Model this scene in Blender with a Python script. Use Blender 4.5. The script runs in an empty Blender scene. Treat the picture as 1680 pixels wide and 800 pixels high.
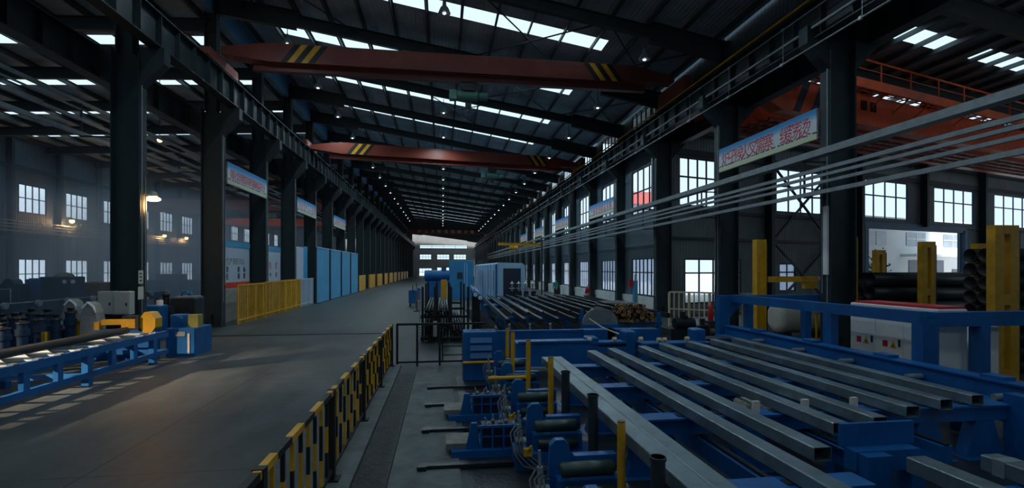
import bpy, math, random
from mathutils import Vector, Matrix
random.seed(7)
PI = math.pi
C = bpy.context.scene.collection
D = bpy.data
# ------------------------------------------------------------------ camera frame
FPX, HC, TH = 830.0, 2.8, math.atan(114/830)
FW = Vector((math.sin(TH), math.cos(TH), 0)); RT = Vector((math.cos(TH), -math.sin(TH), 0)); UP = Vector((0, 0, 1))
CAM = Vector((0, 0, HC))
def ray(px, py): return FW + RT*((px-840)/FPX) + UP*((440-py)/FPX)
def at(px, py, d): return CAM + ray(px, py)*d
def onX(px, py, X): r = ray(px, py); return CAM + r*(X/r.x)
def onY(px, py, Y): r = ray(px, py); return CAM + r*(Y/r.y)
def onZ(px, py, Z): r = ray(px, py); return CAM + r*((Z-HC)/r.z)
# ------------------------------------------------------------------ materials
def mat(name, col, rough=.6, metal=0., var=.25, scale=3., bump=0., col2=None, wave=None, bscale=None):
    m = D.materials.new(name); m.use_nodes = True
    nt = m.node_tree; N = nt.nodes; L = nt.links; b = N['Principled BSDF']
    b.inputs['Roughness'].default_value = rough; b.inputs['Metallic'].default_value = metal
    tc = N.new('ShaderNodeTexCoord')
    nz = N.new('ShaderNodeTexNoise'); nz.inputs['Scale'].default_value = scale; nz.inputs['Detail'].default_value = 6
    nz.inputs['Roughness'].default_value = .65
    L.new(tc.outputs['Object'], nz.inputs['Vector'])
    rp = N.new('ShaderNodeValToRGB'); L.new(nz.outputs['Fac'], rp.inputs['Fac'])
    c2 = col2 or tuple(c*(1-var) for c in col)
    rp.color_ramp.elements[0].position = .35; rp.color_ramp.elements[1].position = .62
    rp.color_ramp.elements[0].color = (*c2, 1); rp.color_ramp.elements[1].color = (*col, 1)
    L.new(rp.outputs['Color'], b.inputs['Base Color'])
    src = None
    if wave:
        wv = N.new('ShaderNodeTexWave'); wv.bands_direction = wave[0]; wv.inputs['Scale'].default_value = wave[1]
        L.new(tc.outputs['Object'], wv.inputs['Vector']); src = wv.outputs['Fac']
    elif bump:
        n2 = N.new('ShaderNodeTexNoise'); n2.inputs['Scale'].default_value = bscale or scale*6; n2.inputs['Detail'].default_value = 4
        L.new(tc.outputs['Object'], n2.inputs['Vector']); src = n2.outputs['Fac']
    if src:
        bp = N.new('ShaderNodeBump'); bp.inputs['Strength'].default_value = bump or .5; bp.inputs['Distance'].default_value = .05
        L.new(src, bp.inputs['Height']); L.new(bp.outputs['Normal'], b.inputs['Normal'])
    return m
def emit(name, col, s):
    m = D.materials.new(name); m.use_nodes = True; nt = m.node_tree; nt.nodes.clear()
    e = nt.nodes.new('ShaderNodeEmission'); e.inputs['Color'].default_value = (*col, 1); e.inputs['Strength'].default_value = s
    o = nt.nodes.new('ShaderNodeOutputMaterial'); nt.links.new(e.outputs[0], o.inputs[0]); return m
def glass(name, tint, gloss=.06):
    m = D.materials.new(name); m.use_nodes = True; nt = m.node_tree; N = nt.nodes; N.clear(); L = nt.links
    t = N.new('ShaderNodeBsdfTransparent'); t.inputs['Color'].default_value = (*tint, 1)
    g = N.new('ShaderNodeBsdfGlossy'); g.inputs['Roughness'].default_value = .15; g.inputs['Color'].default_value = (.8, .9, 1, 1)
    x = N.new('ShaderNodeMixShader'); x.inputs[0].default_value = gloss
    o = N.new('ShaderNodeOutputMaterial'); L.new(t.outputs[0], x.inputs[1]); L.new(g.outputs[0], x.inputs[2]); L.new(x.outputs[0], o.inputs[0])
    return m
def frosted(name, col, thru):
    # wired / dusty glass: part see-through, part diffusing the daylight behind it
    m = D.materials.new(name); m.use_nodes = True; nt = m.node_tree; N = nt.nodes; N.clear(); L = nt.links
    t = N.new('ShaderNodeBsdfTransparent'); t.inputs['Color'].default_value = (*col, 1)
    g = N.new('ShaderNodeBsdfTranslucent'); g.inputs['Color'].default_value = (*col, 1)
    tc = N.new('ShaderNodeTexCoord'); nz = N.new('ShaderNodeTexNoise'); nz.inputs['Scale'].default_value = 1.6; nz.inputs['Detail'].default_value = 5
    L.new(tc.outputs['Object'], nz.inputs['Vector'])
    r = N.new('ShaderNodeMapRange'); r.inputs[1].default_value = .3; r.inputs[2].default_value = .7
    r.inputs[3].default_value = 1-thru-.12; r.inputs[4].default_value = 1-thru+.12; L.new(nz.outputs['Fac'], r.inputs[0])
    x = N.new('ShaderNodeMixShader'); L.new(r.outputs[0], x.inputs[0])
    o = N.new('ShaderNodeOutputMaterial'); L.new(t.outputs[0], x.inputs[1]); L.new(g.outputs[0], x.inputs[2]); L.new(x.outputs[0], o.inputs[0])
    return m
M = {}
def setup_materials():
    M['steel'] = mat('column_paint', (.020, .040, .050), .55, 0, .3, 1.5)
    M['steel_dk'] = mat('girder_paint', (.022, .038, .046), .55, 0, .35, 1.2)
    M['rafter'] = mat('rafter_paint', (.028, .042, .05), .6, 0, .3, 1.2)
    M['purlin'] = mat('purlin_paint', (.06, .08, .09), .55, 0, .3, 1.2)
    M['roof'] = mat('roof_sheet', (.42, .52, .57), .65, 0, .4, .5, .35, None, ('X', 1.6))
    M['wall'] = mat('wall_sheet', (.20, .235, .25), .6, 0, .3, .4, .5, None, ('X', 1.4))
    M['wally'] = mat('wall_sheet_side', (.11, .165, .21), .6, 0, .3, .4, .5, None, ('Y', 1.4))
    M['dado'] = mat('white_dado_paint', (.62, .66, .68), .7, 0, .2, .8)
    M['red'] = mat('crane_red_paint', (.24, .062, .05), .45, 0, .25, .8)
    M['red2'] = mat('crane_bright_red_paint', (.25, .045, .024), .45, 0, .2, .8)
    M['orange'] = mat('crane_orange_paint', (.95, .13, .03), .42, 0, .3, .9)
    M['yellow'] = mat('safety_yellow_paint', (.80, .42, .02), .45, 0, .3, 2.)
    M['black'] = mat('black_paint', (.012, .014, .016), .5, 0, .3, 3.)
    M['dark'] = mat('dark_oily_steel', (.034, .042, .05), .36, .4, .4, 2.5, .15)
    M['blue'] = mat('machine_blue_paint', (.003, .125, .40), .42, 0, .3, 1.6, .06)
    M['blue_lt'] = mat('booth_blue_paint', (.08, .40, .70), .55, 0, .15, .7)
    M['blue_pale'] = mat('cabin_pale_blue_paint', (.36, .60, .84), .55, 0, .12, .7)
    M['tube'] = mat('mill_scale_steel', (.24, .33, .385), .33, .5, .40, 2.2, .08)
    M['galv'] = mat('galvanised_steel', (.32, .38, .42), .45, .35, .25, 3.)
    M['grey'] = mat('cabinet_grey_paint', (.52, .52, .50), .5, 0, .12, 1.5)
    M['white'] = mat('cabinet_white_paint', (.86, .88, .88), .5, 0, .1, 1.5)
    M['cream'] = mat('cream_paint', (.72, .62, .40), .55, 0, .15, 1.5)
    M['tank'] = mat('tank_paint', (.60, .60, .54), .55, 0, .15, .9)
    M['redp'] = mat('red_plastic', (.55, .02, .03), .45, 0, .2, 2.)
    M['green'] = mat('hoist_green_paint', (.10, .26, .22), .5, 0, .3, 2.)
    M['ptfe'] = mat('oily_rubber', (.03, .032, .034), .6, 0, .3, 4.)
    M['disc'] = mat('ground_blade_steel', (.30, .32, .31), .5, .3, .35, 5., .2)
    M['paper'] = mat('pale_label', (.72, .70, .62), .7, 0, .15, 8.)
    M['brown'] = mat('rusty_steel', (.24, .13, .09), .7, .1, .4, 2.5, .2)
    M['copper'] = mat('pipe_end_rust', (.62, .36, .14), .5, .1, .5, 9.)
    M['navy'] = mat('dark_navy_panel', (.02, .03, .06), .5)
    M['hose'] = mat('dark_grey_hose', (.11, .12, .125), .5, 0, .3, 5.)
    M['oil'] = mat('black_floor', (.018, .021, .024), .95, 0, .5, 1.5); M['oil'].node_tree.nodes['Principled BSDF'].inputs['Specular IOR Level'].default_value = .08  # near-black tone for the floor patch under the cooling bed
    M['hood'] = mat('grey_hood_plastic', (.34, .35, .35), .5, 0, .25, 3.)
    M['olive'] = mat('olive_paint', (.35, .32, .08), .55, 0, .2, 2.)
    M['concrete_lt'] = mat('pale_concrete', (.14, .165, .17), .8, 0, .45, 1.8, .25)
    M['plate'] = mat('checker_plate', (.05, .055, .06), .55, .3, .6, 5., .9, None, None, 22)
    M['teal'] = mat('teal_workwear', (.03, .22, .20), .85, 0, .2, 6.)
    M['maroon'] = mat('maroon_workwear', (.28, .02, .05), .85, 0, .2, 6.)
    M['trousers'] = mat('dark_trousers', (.02, .025, .035), .9, 0, .2, 6.)
    M['skin'] = mat('skin', (.50, .30, .21), .6, 0, .1, 5.)
    M['hair'] = mat('black_hair', (.01, .009, .008), .6)
    M['textred'] = mat('red_lettering', (.62, .05, .08), .6, 0, .1)
    M['textwhite'] = mat('white_lettering', (.75, .75, .75), .6, 0, .1)
    M['textblack'] = mat('black_lettering', (.02, .02, .025), .6, 0, .1)
    M['textblue'] = mat('blue_lettering', (.02, .09, .4), .6, 0, .1)
    M['redband'] = mat('red_band_paint', (.75, .05, .02), .55, 0, .2)
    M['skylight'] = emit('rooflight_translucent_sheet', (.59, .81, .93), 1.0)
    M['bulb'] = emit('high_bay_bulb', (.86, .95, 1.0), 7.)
    M['skylight_dim'] = emit('rooflight_dim_sheet', (.60, .82, 1.0), .16)  # far rooflight sheets emit less than the near ones
    M['glass'] = glass('window_glass', (.93, .96, 1.0))
    M['frost'] = frosted('frosted_glass', (.72, .80, .98), .45)
    M['lamp'] = emit('sodium_lamp_glow', (1.0, .50, .16), 16.)
    M['out_wall'] = mat('neighbour_white_render', (.86, .88, .90), .8, 0, .06, .3)
    M['out_glass'] = mat('neighbour_glass', (.40, .47, .54), .3, 0, .2, .6)
    M['out_dark'] = mat('neighbour_shutter', (.17, .20, .25), .6, 0, .2, .6)
    M['leaf'] = mat('tree_leaf', (.16, .20, .12), .8, 0, .4, 4.)
    M['yard'] = mat('yard_concrete', (.55, .56, .56), .9, 0, .2, .4)
    # floor: worn concrete slabs with saw-cut joints
    m = D.materials.new('floor_concrete'); m.use_nodes = True; nt = m.node_tree; N = nt.nodes; L = nt.links; b = N['Principled BSDF']
    tc = N.new('ShaderNodeTexCoord'); sp = N.new('ShaderNodeSeparateXYZ'); L.new(tc.outputs['Object'], sp.inputs[0])
    def mth(op, a, b_=None, c_=None):
        n = N.new('ShaderNodeMath'); n.operation = op
        for i, v in enumerate((a, b_, c_)):
            if v is None: continue
            if isinstance(v, (int, float)): n.inputs[i].default_value = v
            else: L.new(v, n.inputs[i])
        return n.outputs[0]
    def line(axis, off, per, w):
        a = mth('ADD', axis, off); a = mth('MODULO', a, per); a = mth('SUBTRACT', a, per/2); a = mth('ABSOLUTE', a); return mth('LESS_THAN', a, w)
    jx = line(sp.outputs['X'], 4.9+2.8+5.6*10, 5.6, .013)
    jy = line(sp.outputs['Y'], -7.5+3+6*20, 6., .010)
    j = mth('MAXIMUM', jx, jy)
    n1 = N.new('ShaderNodeTexNoise'); n1.inputs['Scale'].default_value = .55; n1.inputs['Detail'].default_value = 9; n1.inputs['Roughness'].default_value = .62
    n2 = N.new('ShaderNodeTexNoise'); n2.inputs['Scale'].default_value = 5.; n2.inputs['Detail'].default_value = 6
    mp = N.new('ShaderNodeMapping'); mp.inputs['Scale'].default_value = (1.6, .7, 1); L.new(tc.outputs['Object'], mp.inputs['Vector'])
    L.new(mp.outputs[0], n1.inputs['Vector']); L.new(tc.outputs['Object'], n2.inputs['Vector'])
    r1 = N.new('ShaderNodeValToRGB'); L.new(n1.outputs['Fac'], r1.inputs['Fac'])
    r1.color_ramp.elements[0].position = .36; r1.color_ramp.elements[1].position = .66
    r1.color_ramp.elements[0].color = (.048, .060, .065, 1); r1.color_ramp.elements[1].color = (.100, .120, .128, 1)
    mx = N.new('ShaderNodeMix'); mx.data_type = 'RGBA'; mx.blend_type = 'MULTIPLY'; mx.inputs['Factor'].default_value = .55
    L.new(r1.outputs['Color'], mx.inputs[6]); L.new(n2.outputs['Color'], mx.inputs[7])
    g2 = N.new('ShaderNodeMapRange'); g2.inputs[3].default_value = .55; g2.inputs[4].default_value = 1.25; L.new(n2.outputs['Fac'], g2.inputs[0])
    L.new(g2.outputs[0], mx.inputs[7])
    my = N.new('ShaderNodeMix'); my.data_type = 'RGBA'; L.new(j, my.inputs['Factor']); L.new(mx.outputs[2], my.inputs[6]); my.inputs[7].default_value = (.03, .032, .034, 1)
    L.new(my.outputs[2], b.inputs['Base Color'])
    rr = N.new('ShaderNodeMapRange'); b.inputs['Specular IOR Level'].default_value = .12; rr.inputs[3].default_value = .34; rr.inputs[4].default_value = .6; L.new(n1.outputs['Fac'], rr.inputs[0]); L.new(rr.outputs[0], b.inputs['Roughness'])
    bp = N.new('ShaderNodeBump'); bp.inputs['Strength'].default_value = .12; L.new(n2.outputs['Fac'], bp.inputs['Height']); L.new(bp.outputs[0], b.inputs['Normal'])
    M['floor'] = m
    # banner print: sky-blue top fading to pale, dotted small print line and yellow-green foot (a printed design)
    m = D.materials.new('banner_print'); m.use_nodes = True; nt = m.node_tree; N = nt.nodes; L = nt.links; b = N['Principled BSDF']
    tc = N.new('ShaderNodeTexCoord'); sp = N.new('ShaderNodeSeparateXYZ'); L.new(tc.outputs['Generated'], sp.inputs[0])
    rp = N.new('ShaderNodeValToRGB'); L.new(sp.outputs['Z'], rp.inputs['Fac']); cr = rp.color_ramp
    cr.elements[0].position = 0; cr.elements[0].color = (.62, .68, .46, 1); cr.elements[1].position = 1; cr.elements[1].color = (.03, .24, .60, 1)
    for p, c in ((.17, (.66, .70, .56)), (.2, (.66, .72, .78)), (.62, (.66, .74, .82)), (.72, (.30, .52, .78)), (.86, (.05, .32, .68))):
        e = cr.elements.new(p); e.color = (*c, 1)
    nz = N.new('ShaderNodeTexNoise'); nz.inputs['Scale'].default_value = 9; L.new(tc.outputs['Object'], nz.inputs['Vector'])
    z1 = N.new('ShaderNodeMath'); z1.operation = 'SUBTRACT'; L.new(sp.outputs['Z'], z1.inputs[0]); z1.inputs[1].default_value = .215
    z2 = N.new('ShaderNodeMath'); z2.operation = 'ABSOLUTE'; L.new(z1.outputs[0], z2.inputs[0])
    z3 = N.new('ShaderNodeMath'); z3.operation = 'LESS_THAN'; L.new(z2.outputs[0], z3.inputs[0]); z3.inputs[1].default_value = .03
    z4 = N.new('ShaderNodeMath'); z4.operation = 'GREATER_THAN'; L.new(nz.outputs['Fac'], z4.inputs[0]); z4.inputs[1].default_value = .47
    z5 = N.new('ShaderNodeMath'); z5.operation = 'MULTIPLY'; L.new(z3.outputs[0], z5.inputs[0]); L.new(z4.outputs[0], z5.inputs[1])
    mx = N.new('ShaderNodeMix'); mx.data_type = 'RGBA'; L.new(z5.outputs[0], mx.inputs['Factor']); L.new(rp.outputs[0], mx.inputs[6]); mx.inputs[7].default_value = (.05, .08, .09, 1)
    L.new(mx.outputs[2], b.inputs['Base Color']); b.inputs['Roughness'].default_value = .6
    M['banner'] = m
# ------------------------------------------------------------------ mesh builder
ORG = {}
class MB:
    def __init__(s): s.v = []; s.f = []; s.sm = []; s.mi = []; s.cur = 0
    def add(s, vs, fs, smooth=False):
        b = len(s.v); s.v += [Vector(p) for p in vs]
        for q in fs: s.f.append(tuple(b+i for i in q)); s.sm.append(smooth); s.mi.append(s.cur)
        return s
    def m(s, i): s.cur = i; return s
    def box(s, c, d, rz=0, ry=0, rx=0):
        R = Matrix.Rotation(rz, 3, 'Z') @ Matrix.Rotation(ry, 3, 'Y') @ Matrix.Rotation(rx, 3, 'X'); c = Vector(c)
        vs = [c + R @ Vector((x*d[0]/2, y*d[1]/2, z*d[2]/2)) for z in (-1, 1) for y in (-1, 1) for x in (-1, 1)]
        return s.add(vs, [(0, 2, 3, 1), (4, 5, 7, 6), (0, 1, 5, 4), (2, 6, 7, 3), (0, 4, 6, 2), (1, 3, 7, 5)])
    def span(s, a, b):      # box between two opposite corners
        a = Vector(a); b = Vector(b); return s.box((a+b)/2, [abs(x) for x in (b-a)])
    def cbox(s, c, d, ch, rz=0):      # chamfered vertical-edge box, top chamfer too
        c = Vector(c); R = Matrix.Rotation(rz, 3, 'Z'); x, y, z = d[0]/2, d[1]/2, d[2]/2
        def ring(k, zz):
            X, Y = x-k, y-k
            return [c + R @ Vector((p, q, zz)) for p, q in ((X-ch, -Y), (X, -Y+ch), (X, Y-ch), (X-ch, Y), (-X+ch, Y), (-X, Y-ch), (-X, -Y+ch), (-X+ch, -Y))]
        vs = ring(0, -z) + ring(0, z-ch) + ring(ch, z); fs = [tuple(reversed(range(8))), tuple(range(16, 24))]
        for k in (0, 8):
            for i in range(8): j = (i+1) % 8; fs.append((k+i, k+j, k+8+j, k+8+i))
        return s.add(vs, fs)
    def frame(s, p, q, up=(0, 0, 1)):
        p = Vector(p); q = Vector(q); a = (q-p).normalized(); u = Vector(up)
        if abs(a.dot(u)) > .98: u = Vector((0, 1, 0))
        x = a.cross(u).normalized(); y = x.cross(a).normalized(); return p, q, a, x, y
    def sect(s, p, q, poly, up=(0, 0, 1), cap=True, smooth=False):     # extrude a 2-D section along p->q
        p, q, a, x, y = s.frame(p, q, up); n = len(poly)
        vs = [o + x*u + y*w for o in (p, q) for u, w in poly]
        fs = [(i, (i+1) % n, n+(i+1) % n, n+i) for i in range(n)]
        s.add(vs, fs, smooth)
        if cap:
            s.add([p + x*u + y*w for u, w in poly], [tuple(reversed(range(n)))]); s.add([q + x*u + y*w for u, w in poly], [tuple(range(n))])
        return s
    def bar(s, p, q, w, h, up=(0, 0, 1)):
        return s.sect(p, q, [(-w/2, -h/2), (w/2, -h/2), (w/2, h/2), (-w/2, h/2)], up)
    def ibeam(s, p, q, dep, wid, tf=.03, tw=.02, up=(0, 0, 1)):
        d, w, t = dep/2, wid/2, tw/2
        return s.sect(p, q, [(-w, -d), (w, -d), (w, -d+tf), (t, -d+tf), (t, d-tf), (w, d-tf), (w, d), (-w, d), (-w, d-tf), (-t, d-tf), (-t, -d+tf), (-w, -d+tf)], up)
    def cyl(s, p, q, r, n=12, r2=None, cap=True):
        p, q, a, x, y = s.frame(p, q); r2 = r if r2 is None else r2
        vs = [o + (x*math.cos(2*PI*i/n) + y*math.sin(2*PI*i/n))*k for o, k in ((p, r), (q, r2)) for i in range(n)]
        s.add(vs, [(i, (i+1) % n, n+(i+1) % n, n+i) for i in range(n)], True)
        if cap: s.add(vs[:n], [tuple(reversed(range(n)))]); s.add(vs[n:], [tuple(range(n))])
        return s
    def pipe(s, p, q, r, t, n=20):      # open pipe with wall thickness
        p, q, a, x, y = s.frame(p, q); ring = lambda o, k: [o + (x*math.cos(2*PI*i/n) + y*math.sin(2*PI*i/n))*k for i in range(n)]
        vs = ring(p, r) + ring(q, r) + ring(q, r-t) + ring(p, r-t)
        for k in range(4):
            j = (k+1) % 4; s.add(ring(p, r)*0 + vs, [], True) if False else None
        b = len(s.v); s.v += vs
        for k in range(4):
            j = (k+1) % 4
            for i in range(n): s.f.append((b+k*n+i, b+k*n+(i+1) % n, b+j*n+(i+1) % n, b+j*n+i)); s.sm.append(k in (0, 2)); s.mi.append(s.cur)
        return s
    def rtube(s, p, q, w, h, t, rad=.015):      # rectangular hollow section with rounded corners
        p, q, a, x, y = s.frame(p, q)
        def ring(o, w, h, r):
            out = []
            for cx, cy, a0 in ((w/2-r, h/2-r, 0), (-w/2+r, h/2-r, 90), (-w/2+r, -h/2+r, 180), (w/2-r, -h/2+r, 270)):
                for k in range(4):
                    g = math.radians(a0+30*k); out.append(o + x*(cx+r*math.cos(g)) + y*(cy+r*math.sin(g)))
            return out
        n = 16; vs = ring(p, w, h, rad) + ring(q, w, h, rad) + ring(q, w-2*t, h-2*t, max(.003, rad-t)) + ring(p, w-2*t, h-2*t, max(.003, rad-t))
        b = len(s.v); s.v += vs
        for k in range(4):
            j = (k+1) % 4
            for i in range(n): s.f.append((b+k*n+i, b+k*n+(i+1) % n, b+j*n+(i+1) % n, b+j*n+i)); s.sm.append(False); s.mi.append(s.cur)
        return s
    def tube(s, pts, r, n=8):
        pts = [Vector(p) for p in pts]; rings = []
        for i, p in enumerate(pts):
            t = (pts[min(i+1, len(pts)-1)] - pts[max(i-1, 0)]).normalized(); u = Vector((0, 0, 1))
            if abs(t.dot(u)) > .95: u = Vector((0, 1, 0))
            x = t.cross(u).normalized(); y = x.cross(t).normalized()
            rings.append([p + (x*math.cos(2*PI*k/n) + y*math.sin(2*PI*k/n))*r for k in range(n)])
        vs = [v for g in rings for v in g]; fs = [(i*n+k, i*n+(k+1) % n, (i+1)*n+(k+1) % n, (i+1)*n+k) for i in range(len(pts)-1) for k in range(n)]
        s.add(vs, fs, True); s.add(rings[0], [tuple(reversed(range(n)))]); s.add(rings[-1], [tuple(range(n))]); return s
    def lathe(s, c, prof, n=16, axis='Z'):
        c = Vector(c); vs = []
        for r, z in prof:
            for i in range(n):
                a = 2*PI*i/n; p = Vector((r*math.cos(a), r*math.sin(a), z))
                if axis == 'X': p = Vector((p.z, p.x, p.y))
                if axis == 'Y': p = Vector((p.y, p.z, p.x))
                vs.append(c+p)
        k = len(prof); fs = [(j*n+i, j*n+(i+1) % n, (j+1)*n+(i+1) % n, (j+1)*n+i) for j in range(k-1) for i in range(n)]
        s.add(vs, fs, True)
        if prof[0][0] > 1e-4: s.add(vs[:n], [tuple(reversed(range(n)))])
        if prof[-1][0] > 1e-4: s.add(vs[-n:], [tuple(range(n))])
        return s
    def prism(s, poly, ax, c0, c1):     # polygon in the plane normal to axis ax, from c0 to c1 along it
        f = {'X': lambda u, w, c: (c, u, w), 'Y': lambda u, w, c: (u, c, w), 'Z': lambda u, w, c: (u, w, c)}[ax]; n = len(poly)
        vs = [f(u, w, c0) for u, w in poly] + [f(u, w, c1) for u, w in poly]
        return s.add(vs, [(i, (i+1) % n, n+(i+1) % n, n+i) for i in range(n)] + [tuple(reversed(range(n))), tuple(range(n, 2*n))])
    def sphere(s, c, r, n=12, k=8, sc=(1, 1, 1)):
        c = Vector(c); vs = [c + Vector((0, 0, r*sc[2]))]
        for j in range(1, k):
            t = PI*j/k
            for i in range(n): a = 2*PI*i/n; vs.append(c + Vector((r*sc[0]*math.sin(t)*math.cos(a), r*sc[1]*math.sin(t)*math.sin(a), r*sc[2]*math.cos(t))))
        vs.append(c - Vector((0, 0, r*sc[2]))); fs = [(0, 1+i, 1+(i+1) % n) for i in range(n)]
        for j in range(k-2):
            for i in range(n): fs.append((1+j*n+i, 1+(j+1)*n+i, 1+(j+1)*n+(i+1) % n, 1+j*n+(i+1) % n))
        e = len(vs)-1; b = 1+(k-2)*n; fs += [(e, b+(i+1) % n, b+i) for i in range(n)]
        return s.add(vs, fs, True)
    def build(s, name, mats, parent=None):
        if not isinstance(mats, (list, tuple)): mats = [mats]
        if parent is None:
            lo = [min(v[i] for v in s.v) for i in range(3)]; hi = [max(v[i] for v in s.v) for i in range(3)]
            org = Vector(((lo[0]+hi[0])/2, (lo[1]+hi[1])/2, lo[2]))
        else: org = ORG[parent.name]
        me = D.meshes.new(name); me.from_pydata([tuple(v-org) for v in s.v], [], s.f); 
        for m_ in mats: me.materials.append(M[m_] if isinstance(m_, str) else m_)
        me.polygons.foreach_set('use_smooth', s.sm); me.polygons.foreach_set('material_index', s.mi)
        me.validate(); me.update()
        o = D.objects.new(name, me); C.objects.link(o)
        if parent is None: o.location = org
        else: o.parent = parent
        ORG[o.name] = org
        return o
def bevel(o, w=.01, seg=2):
    b = o.modifiers.new('edge', 'BEVEL'); b.width = w; b.segments = seg; b.limit_method = 'ANGLE'; b.angle_limit = math.radians(40); return o
def tag(o, label=None, cat=None, group=None, kind=None):
    if label: o['label'] = label
    if cat: o['category'] = cat
    if group: o['group'] = group
    if kind: o['kind'] = kind
    return o
def thing(name, loc, label, cat, group=None, kind=None):
    o = D.objects.new(name, None); C.objects.link(o); o.location = loc; o.empty_display_size = .2
    ORG[o.name] = Vector(loc); return tag(o, label, cat, group, kind)
def struct(o, label, cat, group=None): return tag(o, label, cat, group, 'structure')
def dup(o, delta, label, parent=None):
    c = o.copy(); C.objects.link(c)
    if parent is None: c.location = o.location + Vector(delta); c['label'] = label; ORG[c.name] = ORG[o.name] + Vector(delta)
    else: c.parent = parent
    for ch in list(o.children): dup(ch, delta, None, c)
    return c
ORD = 'first second third fourth fifth sixth seventh eighth ninth tenth eleventh twelfth thirteenth fourteenth fifteenth sixteenth seventeenth eighteenth nineteenth twentieth'.split() + ['twenty-'+w for w in 'first second third fourth fifth sixth seventh eighth ninth'.split()] + ['thirtieth'] + ['thirty-'+w for w in 'first second third fourth fifth sixth seventh eighth ninth'.split()]
def text_mesh(body, size, name, material, parent, origin, xdir, updir, extrude=.004, align='CENTER'):
    cu = D.curves.new('t', 'FONT'); cu.body = body; cu.size = size; cu.align_x = align; cu.align_y = 'CENTER'; cu.extrude = extrude
    cu.resolution_u = 2
    to = D.objects.new('t', cu); C.objects.link(to); dg = bpy.context.evaluated_depsgraph_get(); dg.update()
    me = D.meshes.new_from_object(to.evaluated_get(dg)); D.objects.remove(to); D.curves.remove(cu)
    x = Vector(xdir).normalized(); y = Vector(updir).normalized(); z = x.cross(y); Mx = Matrix((x, y, z)).transposed().to_4x4()
    Mx.translation = Vector(origin) - ORG[parent.name]; me.transform(Mx)
    me.materials.clear(); me.materials.append(M[material]); me.name = name
    o = D.objects.new(name, me); C.objects.link(o); o.parent = parent; ORG[o.name] = ORG[parent.name]; return o
# ================================================================== SETTING
XL, XR, XW, YEND = -10.9, 12.7, -35.0, 186.0
YL = [-4.6, 1.2, 7.1, 12.9, 19.4, 26.0, 32.1, 38.0, 44.0]; YR = [-5.2, 1.5, 8.2, 14.8, 21.3, 28.0, 34.7, 41.3, 48.0]
while YL[-1] < 178: YL.append(YL[-1]+6.35); YR.append(YR[-1]+6.2)
NB = len(YL)-1
def zroof(x): return 16.2 - .125*(x+10.9)
def zleft(x): return 15.05 + .05*(x+10.9)
U = Vector((math.sin(math.radians(73.2)), math.cos(math.radians(73.2)), 0)); P0 = Vector((12.9, 28.3, 0))
def tpx(px):
    n = Vector((U.y, -U.x, 0)); r = ray(px, 440); k = n.dot(P0-CAM)/n.dot(r); return (CAM + r*k - P0).dot(U)
def zroofR(x): return 13.35 + .03*(x-12.7)

def wall_holes(p0, u, L, z0, z1, holes, name, material, thick=.12):
    us = sorted({0, L} | {h[0] for h in holes} | {h[1] for h in holes}); zs = sorted({z0, z1} | {h[2] for h in holes} | {h[3] for h in holes})
    idx = {}; mb = MB()
    def vid(a, z):
        if (a, z) not in idx: idx[(a, z)] = len(mb.v); mb.v.append(Vector(p0) + Vector(u)*a + Vector((0, 0, z)))
        return idx[(a, z)]
    for a, b in zip(us, us[1:]):
        for c, d in zip(zs, zs[1:]):
            if any(h[0] <= (a+b)/2 <= h[1] and h[2] <= (c+d)/2 <= h[3] for h in holes): continue
            mb.f.append((vid(a, c), vid(b, c), vid(b, d), vid(a, d))); mb.sm.append(False); mb.mi.append(0)
    o = mb.build(name, material); s = o.modifiers.new('thick', 'SOLIDIFY'); s.thickness = thick; s.offset = 0; return o
WN = [0]
def window(p0, u, u0, u1, z0, z1, nx, zt, label, gl='glass', fr='steel', sw=.05, inward=0):
    WN[0] += 1; p0 = Vector(p0) ; u = Vector(u); n = Vector((u.y, -u.x, 0))*inward
    P = lambda a, z: p0 + u*a + n + Vector((0, 0, z))
    mb = MB(); h = sw
    for z in (z0+h/2, z1-h/2, zt): mb.bar(P(u0, z), P(u1, z), .09, h)
    for i in range(nx+1):
        a = u0 + h/2 + (u1-u0-h)*i/nx; mb.bar(P(a, z0+h), P(a, z1-h), .08, h if i in (0, nx) else h*.75, up=(u.x, u.y, 0))
    o = mb.build('window_%d' % WN[0], fr); struct(o, label, 'window')
    g = MB(); g.add([P(u0, z0), P(u1, z0), P(u1, z1), P(u0, z1)], [(0, 1, 2, 3)]).build('glass', gl, o)
    return o

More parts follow.
